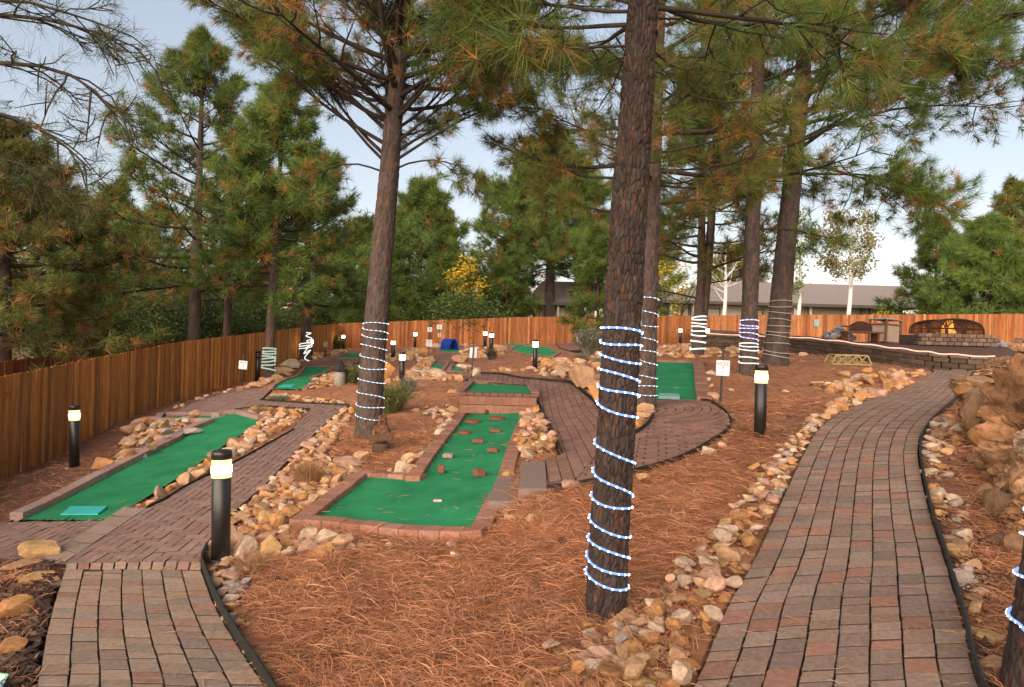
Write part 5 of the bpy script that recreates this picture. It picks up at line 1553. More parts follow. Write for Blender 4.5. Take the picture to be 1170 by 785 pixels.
# words that single a stone out
SZ = lambda q: 'small' if q < .075 else 'fist-sized' if q < .10 else 'large'
SHW = ['blocky', 'rounded', 'flat', 'wedge-shaped', 'knobbly', 'chunky', 'smooth', 'angular', 'lumpy', 'squat', 'broad', 'narrow', 'chipped', 'craggy', 'oblong', 'stubby']
beds = {}
for o in ind: beds.setdefault(o['bed'], []).append(o)
for bn, L_ in beds.items():
    ys = sorted(o['y'] for o in L_); n = len(ys)
    for o in L_:
        f = ys.index(o['y']) / max(1, n)
        o['pos'] = 'near end' if f < .25 else 'near middle' if f < .5 else 'far middle' if f < .75 else 'far end'
        nb = [b for b in L_ if b is not o]
        o['lab0'] = f"{SZ(o['r'])} {o['col']} stone, {o['pos']}, {bn}"
    cells = {}
    for o in L_: cells.setdefault(o['lab0'], []).append(o)
    ordn = ['nearest', 'second nearest', 'third nearest', 'fourth nearest', 'fifth nearest', 'sixth nearest', 'seventh nearest', 'eighth nearest', 'ninth nearest', 'tenth nearest']
    for lab, q in cells.items():
        q.sort(key=lambda o: o['y'])
        for k, o in enumerate(q):
            o['lab'] = lab if len(q) == 1 else f"{ordn[min(k, 9)]} {lab}"
for o in ind:
    ob = bpy.data.objects.new('rock', ROCKME[o['s']]); COL.objects.link(ob)
    ob.location = (o['x'], o['y'], o['z']); ob.scale = (o['r'], o['r'], o['r'] * o['sz']); ob.rotation_euler = o['rot']
    ob.color = (*(np.array(RCOL[o['col']]) * random.uniform(.82, 1.12)), 1)
    tag(ob, o['lab'], 'rock', 'stones: ' + o['bed'])
mb = MB()
for o in rest:
    V, Fa = SHAPES2[o['s']]
    R = np.array(Matrix.Rotation(o['rot'][2], 3, 'Z') @ Matrix.Rotation(o['rot'][0], 3, 'X'))
    mb.add((V * [o['r'], o['r'], o['r'] * o['sz']]) @ R.T + [o['x'], o['y'], o['z']], Fa, np.array(RCOL[o['col']]) * random.uniform(.82, 1.12))
# gravel and crumbs between the stones
r = np.random.default_rng(5)
for o in B:
    if o['y'] < 12:
        for _ in range(3):
            a = r.uniform(0, 6.28); q = o['r'] * r.uniform(.12, .3); x, y = o['x'] + math.cos(a) * o['r'] * 1.15, o['y'] + math.sin(a) * o['r'] * 1.15
            if inside_any(np.array([[x, y]]))[0] < .03: continue
            V, Fa = SHAPES2[int(r.integers(16))]
            mb.add(V * q + [x, y, float(Hf(x, y)) + .02], Fa, np.array(RCOL[o['col']]) * r.uniform(.7, 1.1))
tag(mb.build('small_stones', M['rockv']), kind='stuff')


# ------------------------------------------------------------------ the rock outcrop on the right
def outcrop(cx, cy, cz, sx, sy, sz, seed, col, lab, rot=0., sub=6, strata=.13):
    r = np.random.default_rng(seed)
    bm = bmesh.new(); bmesh.ops.create_icosphere(bm, subdivisions=sub, radius=1)
    V = np.array([v.co[:] for v in bm.verts]); Fa = np.array([[v.index for v in f.verts] for f in bm.faces]); bm.free()
    for _ in range(26):
        n = rand_dirs(r, 1)[0]; n[2] *= .8; n /= np.linalg.norm(n); h = r.uniform(.46, .82); q = V @ n; m = q > h
        V[m] -= np.outer((q[m] - h) * .9, n)
    def n3(k, s, o): return fbm(V[:, 0] * k + V[:, 2] * k * .83 + 11, V[:, 1] * k - V[:, 2] * k * .61 + 5, s, o) - .47
    f1, f2, cid = worley(V[:, 0] * 2.6 + V[:, 1] * 1.1, V[:, 2] * 3.0 + V[:, 1] * 1.7, seed)
    crack = np.clip((f2 - f1) / .16, 0, 1)
    p1, p2, pc = worley(V[:, 0] * 7 - V[:, 1] * 5.2, V[:, 2] * 7.5 + V[:, 1] * 3.3, seed + 31)
    pit = np.clip(.42 - p1, 0, 1) / .42 * (pc > .45)
    led = np.abs(((V[:, 2] + n3(1.5, seed + 8, 3) * .35) * 4.2) % 1 - .5) * 2
    lay = np.sin((V[:, 2] + n3(1.3, seed + 4, 3) * .5) * 17) * .5
    V = V * (1 + n3(1.6, seed, 4) * .24 + n3(5, seed + 1, 4) * .13 + n3(13, seed + 2, 4) * .15 + n3(32, seed + 3, 3) * .07 + (crack - 1) * .13 - pit * .10 + (np.clip(led * 2.2, 0, 1) - 1) * strata)[:, None]
    R = np.array(Matrix.Rotation(rot, 3, 'Z'))
    W = (V * [sx, sy, sz]) @ R.T + [cx, cy, cz]
    c = np.array(col) * (.60 + .75 * (cid[:, None])) * (1 + 1.5 * n3(2.5, seed + 6, 4))[:, None]
    mb = MB(); mb.add(W, Fa, np.clip(c, .02, .8))
    return tag(mb.build('boulder', M['rockv'], loc=(cx, cy, float(Hf(cx, cy)))), lab, 'boulder', 'rock outcrop right of the path')


def oc(px, py, d, wpx, hpx, dep, seed, col, lab, **k):
    p = unproj(px, py, d); s = d / F
    return outcrop(p[0], d, p[2], wpx * s / 2, dep, hpx * s / 2, seed, col, lab, **k)


OT, OB, OG = (.31, .185, .105), (.205, .11, .058), (.38, .27, .19)
oc(1166, 468, 7.6, 150, 104, .75, 211, OT, 'largest tan boulder capping the outcrop right of the path', sub=6)
oc(1186, 545, 6.0, 150, 128, .70, 212, OB, 'deeply pitted brown boulder at the base of the outcrop, facing the path')
oc(1124, 476, 8.6, 80, 96, .55, 213, OB, 'dark upright boulder at the far face of the outcrop beside the path bend')
oc(1152, 424, 9.2, 104, 50, .7, 214, OT, 'rounded tan boulder along the skyline of the outcrop')
oc(1202, 408, 8.5, 92, 58, .7, 215, OT, 'topmost outcrop boulder cut by the right edge of the picture')
oc(1174, 507, 5.4, 34, 46, .25, 216, OG, 'pale grey stone jammed in the outcrop at the right edge', sub=5)
oc(1186, 590, 5.2, 110, 70, .45, 217, OB, 'low brown boulder at the foot of the outcrop behind the mossy trunk', sub=5)
oc(1112, 443, 10.5, 46, 38, .5, 218, OT, 'small tan boulder at the far left tip of the outcrop', sub=5)
oc(1112, 512, 8.0, 34, 28, .25, 220, OB, 'knee-high brown block leaning on the outcrop beside the path bend', sub=5)
oc(1140, 545, 6.6, 40, 46, .3, 221, OT, 'tan block at the front foot of the outcrop above the stone strip', sub=5)
oc(1196, 500, 7.2, 170, 200, .6, 222, OB, 'broad brown core of the outcrop between the capping boulder and its base')
oc(1160, 566, 5.9, 66, 80, .35, 223, OT, 'leaning tan slab on the path side of the outcrop', sub=5)
oc(1180, 612, 5.0, 70, 66, .3, 224, OB, 'rounded brown block in the straw below the leaning slab', sub=5)
oc(1250, 520, 6.5, 160, 190, .9, 219, OB, 'big boulder of the outcrop outside the right edge of the picture', sub=5)

# angular blocks stacked over the outcrop
SH4 = []
for k in range(8):
    V, Fa = rock_shape(700 + k, 4, 15, .05, .9)
    me = bpy.data.meshes.new('boulder'); me.from_pydata(V.tolist(), [], Fa.tolist()); me.materials.append(M['rock']); SH4.append(me)
WORDS = ['ledge-like', 'blocky', 'flat-topped', 'split', 'jutting', 'slab-like', 'square-edged', 'tilted']
blk = [(1120, 436, 40, 18), (1150, 420, 54, 20), (1168, 441, 44, 20), (1134, 455, 52, 22), (1162, 470, 50, 26), (1108, 472, 30, 46), (1128, 500, 38, 42), (1154, 506, 42, 46), (1116, 526, 24, 26), (1146, 552, 40, 34), (1172, 548, 44, 52), (1158, 588, 60, 62), (1170, 628, 48, 44), (1126, 566, 32, 26), (1098, 448, 24, 22), (1140, 618, 34, 24)]
for k, (px, py, w, h) in enumerate(blk):
    d = 9.2 - (py - 420) * .0215; q = unproj(px, py, d); s = d / F
    o = bpy.data.objects.new('boulder', SH4[k % 8]); COL.objects.link(o)
    o.location = q; o.scale = (w * s * .60, w * s * .55, h * s * .66); o.rotation_euler = (random.uniform(-.15, .15), random.uniform(-.12, .12), random.uniform(0, 6.28))
    cn = ('tan', 'brown', 'tan', 'pink', 'orange')[k % 5] if py < 480 else ('brown', 'tan', 'orange', 'brown')[k % 4]
    o.color = (*(np.array(RCOL[cn]) * random.uniform(.52, .74)), 1)
    hgt = 'along the top' if py < 445 else 'in the upper tier' if py < 480 else 'in the middle tier' if py < 530 else 'at the foot'
    tag(o, f"{WORDS[k % 8]} {cn} block {hgt} of the right-hand outcrop, {'nearer' if k >= 8 else 'farther'} of its kind", 'boulder', 'rock outcrop right of the path')
# ------------------------------------------------------------------ rope lights wound round the trunks
def rope(key, loops, lab, tube_m, bulbs=True, tube_r=.011, bulb_r=.0075, step=.045, off=.012, gap=None, led='led'):
    """loops: list of (left mark y, right mark y) for each visible pass across the front of the trunk"""
    t0, cen, rf, d = TR[key]
    keys = []
    for k, (yl, yr) in enumerate(loops):
        keys.append((math.pi + 2 * math.pi * k, yl)); keys.append((2 * math.pi + 2 * math.pi * k, yr))
    ang = np.array([a for a, _ in keys]); zz = np.array([unproj(CX, y, d)[2] for _, y in keys])
    # the mark heights were taken on the trunk axis: correct for roll
    xm = np.array([cen(z)[0] for z in zz]); zz = np.array([unproj(CX + x * F / d, y, d)[2] for x, (_, y) in zip(xm, keys)])
    a = np.arange(ang[0] - .25, ang[-1] + .25, .07); z = np.interp(a, ang, zz)
    z = z + .012 * np.sin(a * 1.7) * (rf(zz[0]) / .2)
    P = np.array([[cen(h)[0] + (rf(h) + off) * math.cos(q), cen(h)[1] + (rf(h) + off) * math.sin(q), h] for q, h in zip(a, z)])
    t = thing('rope_light', (P[0][0], P[0][1], P[-1][2]), lab, 'rope light', 'rope lights wound round pine trunks')
    m = MB(); m.tube(P, tube_r, 6); m.build('tube', M[tube_m], t, True)
    if bulbs:
        s = np.r_[0, np.cumsum(np.linalg.norm(np.diff(P, axis=0), axis=1))]
        n = int(s[-1] / step); tt = (np.arange(n) + .5) * step
        Q = np.stack([np.interp(tt, s, P[:, k]) for k in range(3)], 1)
        oct_ = np.array([(1, 0, 0), (-1, 0, 0), (0, 1, 0), (0, -1, 0), (0, 0, 1), (0, 0, -1)]) * bulb_r
        f = np.array([(0, 2, 4), (2, 1, 4), (1, 3, 4), (3, 0, 4), (2, 0, 5), (1, 2, 5), (3, 1, 5), (0, 3, 5)])
        m = MB()
        c = np.stack([np.interp(tt, s, np.array([cen(h)[k] for h in P[:, 2]])) for k in (0, 1)], 1)
        o = Q.copy(); dv = Q[:, :2] - c; dv /= np.linalg.norm(dv, axis=1, keepdims=True); o[:, :2] += dv * tube_r * .8
        for p in o: m.add(oct_ + p, f)
        ob = m.build('led_points', M[led], t); ob['kind'] = 'stuff'
    return t


rope('T1', [(374, 379), (391, 396), (406, 416), (421, 435), (440, 453), (461, 478), (507, 528), (537, 566.5), (567, 580), (594, 612), (613.5, 636), (634, 657), (654, 670)],
     'bright blue-white rope light spiralling up the foreground trunk', 'ledtube', tube_r=.0068, bulb_r=.0066, step=.050, off=.006)
rope('T3', [(370, 369), (374, 381), (383, 388), (393, 399), (404, 414), (419, 422), (433, 437), (446, 454), (461, 466), (474, 479)], 'pale dotted rope light wound round the leaning pine left of centre', 'ledtube_grey', tube_r=.007, bulb_r=.0065, step=.075, led='led_dim')
rope('T2', [(340, 342), (352, 362), (372, 373), (385, 390), (398, 404), (409, 418), (428, 432), (440, 441), (449, 452), (467, 468)], 'dim dotted rope light on the pine behind the foreground trunk', 'ledtube_grey', tube_r=.0065, bulb_r=.007, step=.085, led='led_dim')
rope('T5', [(366, 366), (371, 374), (376, 374), (380, 382), (384, 390)], 'violet rope light on the upper part of the straight pine right of centre', 'ledtube_violet', tube_r=.014, bulb_r=.009, step=.10, led='led_dim')
rope('T5', [(392, 393), (395, 397), (400, 400), (408, 409), (414, 416)], 'white rope light on the lower part of the straight pine right of centre', 'ledtube_white', tube_r=.014, bulbs=False)
rope('T6', [(344, 345), (350, 352), (357, 358), (364, 367), (371, 375), (379, 380), (383, 386), (391, 394), (400, 405), (405, 409)], 'unlit grey tubing coiled round the thick pine', 'tubeoff', tube_r=.011, bulbs=False, off=.02)
rope('T4', [(363, 361), (365, 366), (369.5, 370), (373, 374), (378, 379), (383, 384), (390, 391), (399, 398)], 'thick white rope light round the foot of the twin pine', 'ledtube_white', tube_r=.026, bulbs=False, off=.03)
rope('A3', [(398, 398), (401.5, 401.5), (404, 404), (407, 407), (410, 409), (414, 412), (418, 416), (419, 423)], 'greenish-white rope light at the foot of the dark pine by the left fence', 'ledtube_green', tube_r=.026, bulbs=False, off=.03)
rope('A7', [(377.5, 380), (381, 382), (383, 386), (387, 384), (388, 390), (391, 391)], 'loosely looped pale rope light at the foot of the broad pine by the back fence', 'ledtube_white', tube_r=.028, bulbs=False, off=.04)
rope('A4', [(394, 391), (396, 394), (399, 396)], 'three slanting turns of white rope light on the pine by the fence corner', 'ledtube_white', tube_r=.02, bulbs=False, off=.03)
rope('T7', [(560, 590), (593, 630), (617, 668), (661, 725), (712, 790)], 'blue rope light winding round the mossy trunk at the right edge', 'ledtube', tube_r=.0072, bulb_r=.0046, step=.030)
# zig-zag end of rope hanging between stakes by the fence corner
d_ = TR['A4'][3] - .5
pts = [(350, 380), (355, 381), (350, 384), (356, 387), (351, 390), (356, 393), (349, 398), (354, 394), (348, 404), (354, 400), (349, 409), (353, 413)]
P = smooth(np.array([unproj(x, y, d_) for x, y in pts]), 5); P[:, 1] += .12 * np.sin(np.arange(len(P)) * .6)
m = MB(); m.tube(P, .022, 6); tag(m.build('rope_light', M['ledtube_white'], loc=P[-1], sm=True), 'loose zig-zag of white rope light hanging beside the corner pine', 'rope light', 'rope lights wound round pine trunks')
# small power plug of the foreground rope
p = unproj(731.5, 358, TR['T1'][3] + .02)
m = MB(); m.lathe([(0, -.03), (.010, -.03), (.014, 0), (.016, .02), (.008, .032), (0, .032)], 12, p); m.tube([p + np.array([.004, 0, -.03]), p + np.array([.006, -.01, -.055]), p + np.array([-.004, -.02, -.085])], .006, 6)
tag(m.build('cable_plug', M['galv'], loc=p, sm=True), 'pale cable plug on the right side of the foreground trunk above the rope', 'plug')

# ------------------------------------------------------------------ shrubs and grasses
def clump(px, py, hpx, wpx, lab, cols, seed, n=500, name='shrub', bw=.004, lean=.55, cat='shrub', stiff=.25, leafy=0.):
    r = np.random.default_rng(seed); p = G(px, py); s = p.y / F; h = hpx * s; w = wpx * s / 2
    t = thing(name, p, lab, cat, 'shrubs and grass clumps on the course')
    cols = np.array(cols); m = MB()
    a = r.uniform(0, 6.28, n); q = np.sqrt(r.uniform(0, 1, n)); base = np.stack([p.x + np.cos(a) * q * w * .45, p.y + np.sin(a) * q * w * .45, np.full(n, p.z - .02)], 1)
    L = h * r.uniform(.55, 1.1, n) * (1 - .25 * q)
    out = np.stack([np.cos(a), np.sin(a), np.zeros(n)], 1) * (w * .55 * q * r.uniform(.6, 1.5, n))[:, None] + r.normal(0, w * .15, (n, 3)) * [1, 1, 0]
    P1 = base + out * .4 + np.stack([np.zeros(n), np.zeros(n), L * .6], 1)
    P2 = base + out * 1.2 + np.stack([np.zeros(n), np.zeros(n), L], 1)
    sd = rand_dirs(r, n) * [1, 1, .1]; sd = sd / np.linalg.norm(sd, axis=1, keepdims=True) * bw
    V = np.stack([base - sd, base + sd, P1 + sd, P1 - sd, P2 + sd * .25, P2 - sd * .25], 1).reshape(-1, 3)
    b = np.arange(n)[:, None] * 6
    c = cols[r.integers(0, len(cols), n)] * r.uniform(.7, 1.3, (n, 1))
    m.add(V, np.stack([b + [0, 1, 2, 3], b + [3, 2, 4, 5]], 1).reshape(-1, 4), np.repeat(c, 6, 0))
    if leafy:
        k = int(n * leafy); i = r.integers(0, n, k); f = r.uniform(.3, 1, (k, 1)); pos = P1[i] * (1 - f) + P2[i] * f
        dr = rand_dirs(r, k); dr[:, 2] = abs(dr[:, 2]); sd2 = np.cross(dr, rand_dirs(r, k)); Ll = h * .09
        V = np.stack([pos, pos + dr * Ll * .5 + sd2 * Ll * .25, pos + dr * Ll, pos + dr * Ll * .5 - sd2 * Ll * .25], 1).reshape(-1, 3)
        m.add(V, np.arange(k)[:, None] * 4 + np.arange(4), np.repeat(cols[r.integers(0, len(cols), k)] * r.uniform(.8, 1.3, (k, 1)), 4, 0))
    m.build('foliage', M['leaf'], t)
    return t


GRN = [(.13, .16, .05), (.18, .20, .07), (.10, .13, .045), (.24, .22, .09)]; SAGE = [(.20, .21, .15), (.26, .25, .19), (.16, .18, .12), (.30, .27, .22)]; DRYG = [(.36, .20, .10), (.30, .16, .08), (.42, .26, .14)]; DK = [(.09, .10, .06), (.12, .12, .08), (.16, .14, .10)]
clump(447, 471, 36, 44, 'green grassy shrub growing against the leaning lit trunk', GRN, 301, 700, bw=.005, leafy=1.5)
clump(466, 448, 22, 26, 'grey-mauve tuft just behind the green grassy shrub', SAGE, 302, 300, bw=.006)
clump(401, 440, 27, 30, 'airy green broom shrub beside the pale capped pedestal', GRN, 303, 700, bw=.006, leafy=1.2)
clump(318, 458, 9, 26, 'flat dull grey-green tuft at the end of the rock bed', SAGE, 304, 300, bw=.008)
clump(562, 411, 16, 18, 'small dark spiky shrub at the foot of the far pair of bollards', DK, 305, 260, bw=.010, leafy=1)
clump(645, 391, 30, 34, 'big silvery rounded shrub right of the broad pine trunk', SAGE, 306, 1400, bw=.014, leafy=2)
clump(674, 407, 34, 30, 'tall silvery sage bush left of the foreground trunk', SAGE, 307, 1100, bw=.012, leafy=2)
clump(664, 414, 12, 16, 'low sage tuft at the foot of the small white sign', SAGE, 308, 300, bw=.010, leafy=1)
clump(352, 553, 34, 44, 'dry reddish grass tuft among the stones left of the L-shaped green', DRYG, 309, 520, name='dry_grass', cat='grass tuft', bw=.0022)
clump(598, 392, 14, 22, 'low dry shrub beside the broad pine against the back fence', DK, 310, 300, bw=.014, leafy=1)
clump(753, 390, 24, 22, 'dark green bush against the back fence right of the foreground trunk', DK, 311, 600, bw=.016, leafy=3)
clump(385, 399, 18, 14, 'olive shrub in the corner of the fences', GRN, 312, 300, bw=.016, leafy=2)
clump(408, 396, 26, 18, 'thin olive sapling against the back fence left of the leaning trunk', GRN, 313, 260, bw=.014, leafy=3)
clump(268, 505, 7, 20, 'dry straw tuft in the rock strip right of the long green', DRYG, 314, 250, name='dry_grass', cat='grass tuft', bw=.004)
clump(300, 474, 12, 22, 'yellow dry grass tuft at the top of the rock strip', DRYG, 315, 300, name='dry_grass', cat='grass tuft', bw=.005)
clump(612, 500, 18, 24, 'dry orange grass in the stone bed beside the centre path', DRYG, 316, 360, name='dry_grass', cat='grass tuft', bw=.003)
clump(848, 494, 14, 24, 'dry golden grass left of the bollard in the straw', DRYG, 317, 360, name='dry_grass', cat='grass tuft', bw=.003)
clump(288, 652, 26, 60, 'dry straw-coloured grass beside the nearest bollard', DRYG, 318, 420, name='dry_grass', cat='grass tuft', bw=.0018)

# ------------------------------------------------------------------ pale pedestal with slanted dark cap
p = G(388, 441); s = p.y / F
t = thing('pedestal', p, 'pale cylindrical pedestal with a dark slanted cap beside the broom shrub', 'pedestal')
m = MB(); m.lathe([(0, -.1), (.16, -.1), (.15, .38), (.155, .40), (0, .40)], 20, p); m.build('body', M['concrete'], t, True)
m = MB(); m.lathe([(0, .40), (.21, .40), (.215, .43), (.10, .62), (.02, .72), (0, .72)], 8, p); m.build('cap', M['edging'], t)

# ------------------------------------------------------------------ blue tunnel obstacle
p = G(513.5, 400.5); s = p.y / F
t = thing('tunnel_obstacle', p, 'blue arched tunnel obstacle standing on the far green strip', 'tunnel')
w, h, dp = 14 * s / 2, 13.5 * s, .42
R = Matrix.Rotation(.75, 3, 'Z'); arcp = [(-w, 0), (-w * .94, h * .5), (-w * .62, h * .88), (-w * .2, h), (w * .25, h), (w * .6, h * .85), (w * .9, h * .45), (w, 0)]
th = .09; inn = [(x * .84, max(0, z - (th if z > 0 else 0))) for x, z in arcp]
m = MB(); V = []
for yy in (-dp, dp):
    V += [R @ Vector((x, yy, z)) + p for x, z in arcp] + [R @ Vector((x, yy, z)) + p for x, z in inn]
n = len(arcp); Fa = []
for k in range(n - 1):
    Fa += [(k, k + 1, 2 * n + k + 1, 2 * n + k)[::-1], (n + k, n + k + 1, 3 * n + k + 1, 3 * n + k), (k, k + 1, n + k + 1, n + k), (2 * n + k, 2 * n + k + 1, 3 * n + k + 1, 3 * n + k)[::-1]]
m.add(np.array([v[:] for v in V]), Fa); m.build('arch', M['blue'], t)
m = MB(); m.box(p + Vector((0, 0, .02)), (2.1 * w, 2 * dp + .3, .04), R); m.build('base', M['turf'], t)

# ------------------------------------------------------------------ chainsaw-carved bear beside the leaning trunk
p = G(436, 515); s = p.y / F; k = s  # metres per mark
t = thing('bear_carving', p, 'small dark carved wooden bear holding a plank, at the foot of the leaning trunk', 'wood carving')
P_ = lambda x, y, z: (p.x + x * k, p.y + y * k, p.z + z * k)
m = MB(); m.lathe([(0, -5), (10.2, -5), (9.8, 1), (10.0, 6), (9.4, 8.5), (0, 8.5)], 16, P_(-1, 0, 0), Matrix.Scale(k, 3), (.07, .042, .028)); m.build('stump', M['wood'], t, True)
m = MB(); m.box(P_(0, -6, 16), (27 * k, 3 * k, 8.5 * k), Matrix.Rotation(-.06, 3, 'Y'), (.085, .048, .026), bev=.01); m.build('plank', M['wood'], t)
bm = bmesh.new()
me = bpy.data.meshes.new('bear_body')
body = [(0, 0, 8, 7.5), (0, 0, 16, 8.2), (0, 0, 24, 7.4), (0, 0, 30, 5.6), (0, -1.0, 36, 5.4), (0, -4.5, 35.5, 3.2), (0, -6.8, 35, 2.0)]
arms = [[(-5, -1, 27, 3.0), (-8.2, -4, 22, 2.8), (-7.5, -7.5, 18, 2.6)], [(5, -1, 27, 3.0), (8.2, -4, 22, 2.8), (7.5, -7.5, 18, 2.6)]]
ears = [[(-3.6, .4, 40, 1.4)], [(3.6, .4, 40, 1.4)]]
vs, es, rr = [], [], []
for q in body: vs.append(P_(*q[:3])); rr.append(q[3] * k)
es += [(i, i + 1) for i in range(6)]
for ar in arms:
    prev = 2
    for q in ar: vs.append(P_(*q[:3])); rr.append(q[3] * k); es.append((prev, len(vs) - 1)); prev = len(vs) - 1
for er in ears:
    for q in er: vs.append(P_(*q[:3])); rr.append(q[3] * k); es.append((4, len(vs) - 1))
me.from_pydata([tuple(Vector(v) - p) for v in vs], es, [])
ob = bpy.data.objects.new('body', me); COL.objects.link(ob)
sk = ob.modifiers.new('skin', 'SKIN'); me.skin_vertices[0].data[0].use_root = True
for v, q in zip(me.skin_vertices[0].data, rr): v.radius = (q, q)
sub = ob.modifiers.new('sub', 'SUBSURF'); sub.levels = sub.render_levels = 2
dg = bpy.context.evaluated_depsgraph_get(); me2 = bpy.data.meshes.new_from_object(ob.evaluated_get(dg)); ob.modifiers.clear(); ob.data = me2; ob.parent = t
at = me2.attributes.new('col', 'FLOAT_COLOR', 'POINT'); co = np.zeros(len(me2.vertices) * 3); me2.vertices.foreach_get('co', co); co = co.reshape(-1, 3)
face = np.clip((vnoise(co[:, 0] * 30, co[:, 2] * 30, 4) - .35) * 3, 0, 1)[:, None]
cc = np.array([.055, .032, .022]) * (1 - face) + np.array([.22, .085, .03]) * face
at.data.foreach_set('color', np.c_[cc, np.ones(len(cc))].astype(np.float32).ravel())
me2.materials.clear(); me2.materials.append(M['wood'])
for pl_ in me2.polygons: pl_.use_smooth = True

# ------------------------------------------------------------------ raised patio on the right: block wall, fire pit, bench, bin
zr = unproj(1000, 402, 21.5)[2]
wp = [unproj(800, 383, 31.5), unproj(870, 386, 29), unproj(925, 389, 26), unproj(985, 396, 22.5), unproj(1040, 403, 20.5), unproj(1090, 408.5, 19.6), unproj(1180, 412, 19.2)]
wpz = np.array([q for q in wp]); top = smooth(wpz, 8)
t = thing('retaining_wall', (*top[20][:2], float(Hf(*top[20][:2]))), 'low dark block retaining wall below the fire pit patio', 'wall')
m = MB(); s_ = np.r_[0, np.cumsum(np.linalg.norm(np.diff(top[:, :2], axis=0), axis=1))]
bl = .42; rnd = random.Random(4)
at_ = lambda q: np.array([np.interp(q, s_, top[:, k]) for k in range(3)])
for row in range(7):
    q = (row % 2) * bl / 2
    while q + bl < s_[-1]:
        a, b = at_(q), at_(q + bl); z = a[2] - .10 - row * .155
        if z > float(Hf(a[0], a[1])) - .25:
            A_, B_ = Vector((a[0], a[1] - row * .012, z)), Vector((b[0], b[1] - row * .012, b[2] - .10 - row * .155))
            m.bar(A_, B_ - (B_ - A_).normalized() * .012, .24, .147, np.array((.080, .056, .042)) * rnd.uniform(.7, 1.35), bev=.014)
        q += bl
m.build('block_course', M['stone'], t)
m = MB(); q = 0
while q + .5 < s_[-1]:
    a, b = at_(q), at_(q + .5); A_, B_ = Vector(a), Vector(b)
    m.bar(A_ + Vector((0, .02, .02)), B_ - (B_ - A_).normalized() * .01 + Vector((0, .02, .02)), .34, .085, np.array((.12, .085, .068)) * rnd.uniform(.85, 1.15), bev=.012); q += .5
m.build('coping', M['stone'], t)
rl = top.copy(); rl[:, 1] -= .15; rl[:, 2] += .085 + .018 * np.sin(np.arange(len(top)) * 1.3)
rl = rl[:-4]
m = MB(); m.tube(rl, .02, 6); tag(m.build('rope_light', M['ledwarm'], loc=rl[0], sm=True), 'warm pinkish rope light running along the retaining wall coping', 'rope light')
# patio surface behind the wall
back = [(b[0], b[1] - .35) for b in bfp[2:6]]
poly = np.array([(q[0], q[1] + .1) for q in top[::4]] + [tuple(b) for b in back[::-1]])
def ptx(x, y):
    x = np.asarray(x, float); dy = np.asarray(y, float) - np.interp(x, top[:, 0], top[:, 1])
    return np.interp(x, top[:, 0], top[:, 2]) - .02 + np.clip(dy, 0, 3.6) * .10 + np.clip(dy - 3.6, 0, 12) * .012


m = MB(); drape(m, poly if area(poly) > 0 else poly[::-1], 0, (.12, .072, .054), 0, 1.0, ptx)
tag(m.build('patio', M['brick']), kind='structure')
def onp(px, py, d):
    
    dd = np.linspace(d - 3, d + 5, 400); q1 = unproj(px, py, 1.0)
    e = np.abs(q1[2] * dd - ptx(q1[0] * dd, dd)) + .004 * np.abs(dd - d); d = float(dd[np.argmin(e)])
    return Vector((q1[0] * d, d, float(ptx(q1[0] * d, d))))


# litter bin: pebble panels in a rust frame
p = onp(1010, 391, 25.5); s = p.y / F; h = 27.5 * s; w = 25 * s
t = thing('litter_bin', p, 'square litter bin with pebble panels in a brown frame, leaning slightly', 'bin'); t.rotation_euler = (0, .055, .35)
m = MB(); m.box(p + Vector((0, 0, h * .42)), (w * .84, w * .84, h * .80)); m.build('pebble_panel', M['pebble'], t)
for sx in (-1, 1):
    for sy in (-1, 1):
        m = MB(); m.box(p + Vector((sx * w * .43, sy * w * .43, h * .48)), (.09, .09, h * .96), None, (1, 1, 1), bev=.01); m.build('corner_post', M['rust'], t)
m = MB()
for zf in (.03, .76):
    m.box(p + Vector((0, 0, h * zf)), (w * .93, w * .93, .07), None, (1, 1, 1), bev=.01)
m.build('rail_band', M['rust'], t)
m = MB(); m.box(p + Vector((0, 0, h * .97)), (w * 1.0, w * 1.0, .06), None, (1, 1, 1), bev=.02); m.lathe([(0, h * .985), (w * .48, h * .985), (w * .36, h * 1.02), (0, h * 1.03)], 16, p); m.build('lid', M['galv'], t)
# bench with a curved wicker back
p = onp(984, 387.5, 26.5); s = p.y / F
t = thing('bench', p, 'brown curved-back bench left of the litter bin', 'bench')
m = MB(); m.box(p + Vector((0, 0, .36)), (42 * s, .6, .07), None, (1, 1, 1), bev=.02); m.build('seat', M['rust'], t)
m = MB(); bx = np.linspace(-11, 17, 16) * s; bz = .40 + .26 * np.sin(np.clip((np.arange(16) / 15) * 2.6 + .2, 0, 3)) 
V = [(x, yy, z) for yy in (.26, .32) for x, z0 in zip(bx, bz) for z in (.40, z0 + .12)]
Fa = [(i * 2, i * 2 + 2, i * 2 + 3, i * 2 + 1) for i in range(15)] + [(32 + i * 2, 32 + i * 2 + 1, 32 + i * 2 + 3, 32 + i * 2 + 2) for i in range(15)] + [(i * 2 + 1, i * 2 + 3, 32 + i * 2 + 3, 32 + i * 2 + 1) for i in range(15)]
m.add(np.array(V) + np.array(p), Fa); m.build('backrest', M['screen'], t)
for sx in (-18, 16):
    m = MB(); m.box(p + Vector((sx * s, 0, .17)), (.08, .5, .34), None, (1, 1, 1), bev=.01); m.build('leg', M['rust'], t)
m = MB(); m.tube([p + Vector((-18 * s, -.2, .38)), p + Vector((-18 * s, -.2, .56)), p + Vector((-18 * s, .25, .58))], .03, 6); m.build('armrest', M['rust'], t)
